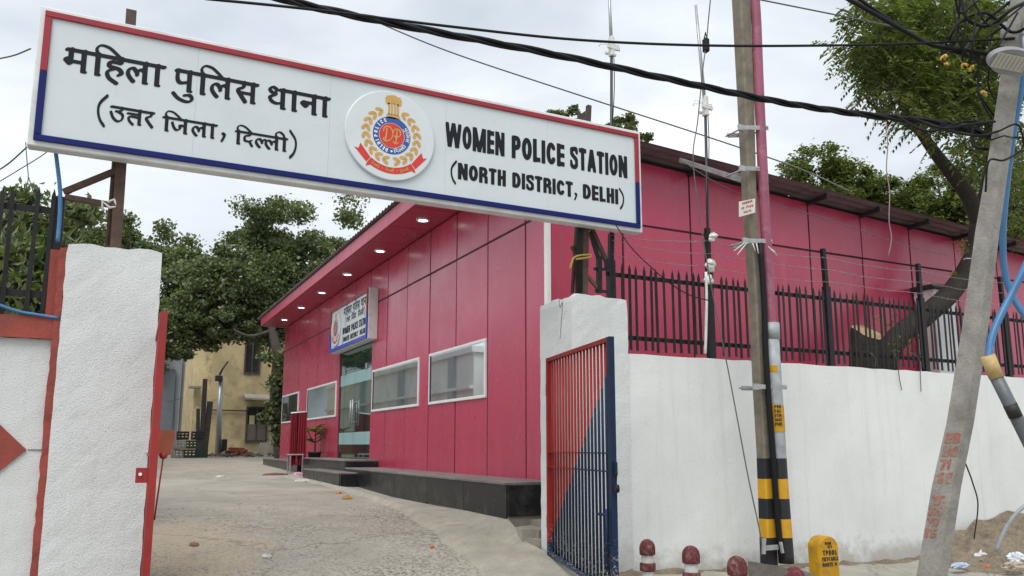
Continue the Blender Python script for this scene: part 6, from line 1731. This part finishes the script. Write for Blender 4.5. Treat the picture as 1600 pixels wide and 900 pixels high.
# brick pile and rubble
bp = thing('brick_pile', (4.7, 35, zg(4.7, 35)), 'heap of loose red bricks before the ochre house', 'bricks')
bm_ = MB().cbox(-.115, .115, -.055, .055, 0, .075, .006).mesh('brick', mat=BRICK)
rb = random.Random(12)
for k in range(60):
    lay = min(3, k // 18); sp_ = .62 - lay * .13
    x = 4.68 + rb.uniform(-sp_, sp_); y = 34.8 + rb.uniform(-.28, .28) * (1 - lay * .2)
    o = link('brick', bm_, bp, (x, y, zg(x, y) + lay * .085 + rb.uniform(0, .02))); o.rotation_euler = (rb.uniform(-.15, .15), rb.uniform(-.15, .15), rb.uniform(-.5, .5))
jk = MB(); rj = random.Random(13)
for k in range(90):
    x = rj.uniform(3.5, 7.2); y = rj.uniform(33.4, 34.6); z = zg(x, y) + rj.uniform(0, .12)
    d = V(rj.uniform(-1, 1), rj.uniform(-1, 1), rj.uniform(-.3, .5)); d *= rj.uniform(.08, .3)
    jk.bar(V(x, y, z), V(x, y, z) + d, rj.uniform(.03, .14), rj.uniform(.02, .06))
tag(jk.build('rubble_strip', M('mixed rubble', (.22, .19, .16), .9, .5, 3.5, 20)), 'strip of rubble and scrap along the foot of the ochre house', 'rubble', kind='stuff')
pt = thing('slatted_pallet', (5.75, 34.2, zg(5.7, 34.2)), 'pale slatted pallet leaning in the rubble', 'pallet')
for k in range(7):
    a = V(5.3 + k * .12, 34.15, 1.05 + .012 * k); MB().bar(a, a + V(.32, .35, .55), .075, .02, (0, 1, 0)).build('slat', M('bleached slat', (.42, .38, .31), .85, .2) if k == 0 else bpy.data.materials['bleached slat'], pt)
for s in (.15, .85): a = V(5.3, 34.19, 1.05) + V(.32, .35, .55) * s; MB().bar(a + V(-.04, .03, 0), a + V(.8, .03, .08), .05, .03).build('batten', bpy.data.materials['bleached slat'], pt)
bg = [((6.35, 33.6), .38, .55, 91), ((6.75, 33.4), .35, .7, 92), ((6.6, 33.9), .4, .95, 93)]
for (xy, r_, h_, sd), lab in zip(bg, ('black refuse sack at the left beside the far wall', 'black refuse sack nearest the crimson corner', 'tall dark refuse heap behind the two sacks')):
    tag(crumple((xy[0], xy[1], zg(*xy)), r_, r_ * .8, h_, sd, 9).build('refuse_sack', CRATE_K), lab, 'sack', 'refuse by the far wall')

# ------------------------------------------------------------------ curtain stand and potted plant
cs = thing('curtain_stand', (4.16, 20.45, .85), 'small unveiling stand with crimson curtains outside the station', 'stand')
zc0 = zg(4.1, 20.4)
for x, y in ((4.02, 20.35), (4.32, 20.35), (4.02, 20.65), (4.32, 20.65)):
    MB().bar((x, y, zc0 - .02), (x, y, zc0 + .45), .03).build('leg', GALV, cs)
MB().cbox(3.99, 4.35, 20.32, 20.68, zc0 + .45, zc0 + .48, .005).build('shelf', PALE_STEEL, cs)
MB().cbox(4.05, 4.36, 20.62, 20.66, zc0 + .481, 2.36, .006).build('plaque', GRANITE, cs)
MB().tube([(4.0, 20.42, 2.30), (4.40, 20.42, 2.34)], .018, 8).build('curtain_rail', WIN_WHITE, cs)
for x0, x1, sd in ((4.005, 4.155, 1), (4.205, 4.40, 2)):
    m_ = MB(); vs_ = []; nx_, nz_ = 22, 12
    for j in range(nz_ + 1):
        for i in range(nx_ + 1):
            u, v = i / nx_, j / nz_
            sp_ = 1 + .18 * v; xm_ = (x0 + x1) / 2
            vs_.append((xm_ + (x0 + (x1 - x0) * u - xm_) * sp_, 20.42 + .028 * sin(u * 22 + sd + v * .6) * (.5 + .6 * v), 2.31 - v * 1.30 + .01 * sin(u * 9)))
    m_.add(vs_, [(j * (nx_ + 1) + i, j * (nx_ + 1) + i + 1, (j + 1) * (nx_ + 1) + i + 1, (j + 1) * (nx_ + 1) + i) for j in range(nz_) for i in range(nx_)], True)
    m_.build('curtain', CURTAIN, cs)
q = onY(491, 716, 21.0)
pp = thing('potted_plant', (q[0], 21.0, 1.1), 'potted plant with leaf rosettes on the platform by the curtains', 'plant')
zb_ = 1.1
MB().lathe((q[0], 21.0, zb_), [(.0, .0), (.13, .0), (.17, .20), (.185, .2), (.185, .235), (.16, .235), (.15, .19), (.0, .19)], 18).build('pot', POT, pp)
m_ = MB(); tips = []
limb(m_, [(q[0], 21, zb_ + .18), (q[0] + .01, 21, zb_ + .4), (q[0], 21, zb_ + .5)], .025, .02, 6)
for dx, dy, dz in ((-.2, .0, .78), (.17, -.1, .80), (.3, .1, .72), (-.24, .1, .55), (.03, .15, .85)):
    tip = V(q[0] + dx, 21 + dy, zb_ + dz); tips.append(tip); limb(m_, [(q[0], 21, zb_ + .48), ((q[0] + tip[0]) / 2 + .02, (21 + tip[1]) / 2, zb_ + .55), tip], .018, .012, 6)
m_.build('stem', BARK2, pp)
lfm = MB(); rl = random.Random(17)
for tip in tips:
    for k in range(9):
        a = k * 2.4; el = rl.uniform(-.35, .6); d = V(cos(a) * cos(el), sin(a) * cos(el), sin(el)); s_ = np.cross(d, V(0, 0, 1)); s_ /= np.linalg.norm(s_); L0 = rl.uniform(.26, .38)
        p = [tip, tip + d * L0 * .5 + s_ * .05, tip + d * L0 + V(0, 0, -.07), tip + d * L0 * .5 - s_ * .05]
        lfm.add(p, [(0, 1, 2), (0, 2, 3)])
lfm.build('leaves', LEAF_LIGHT, pp)
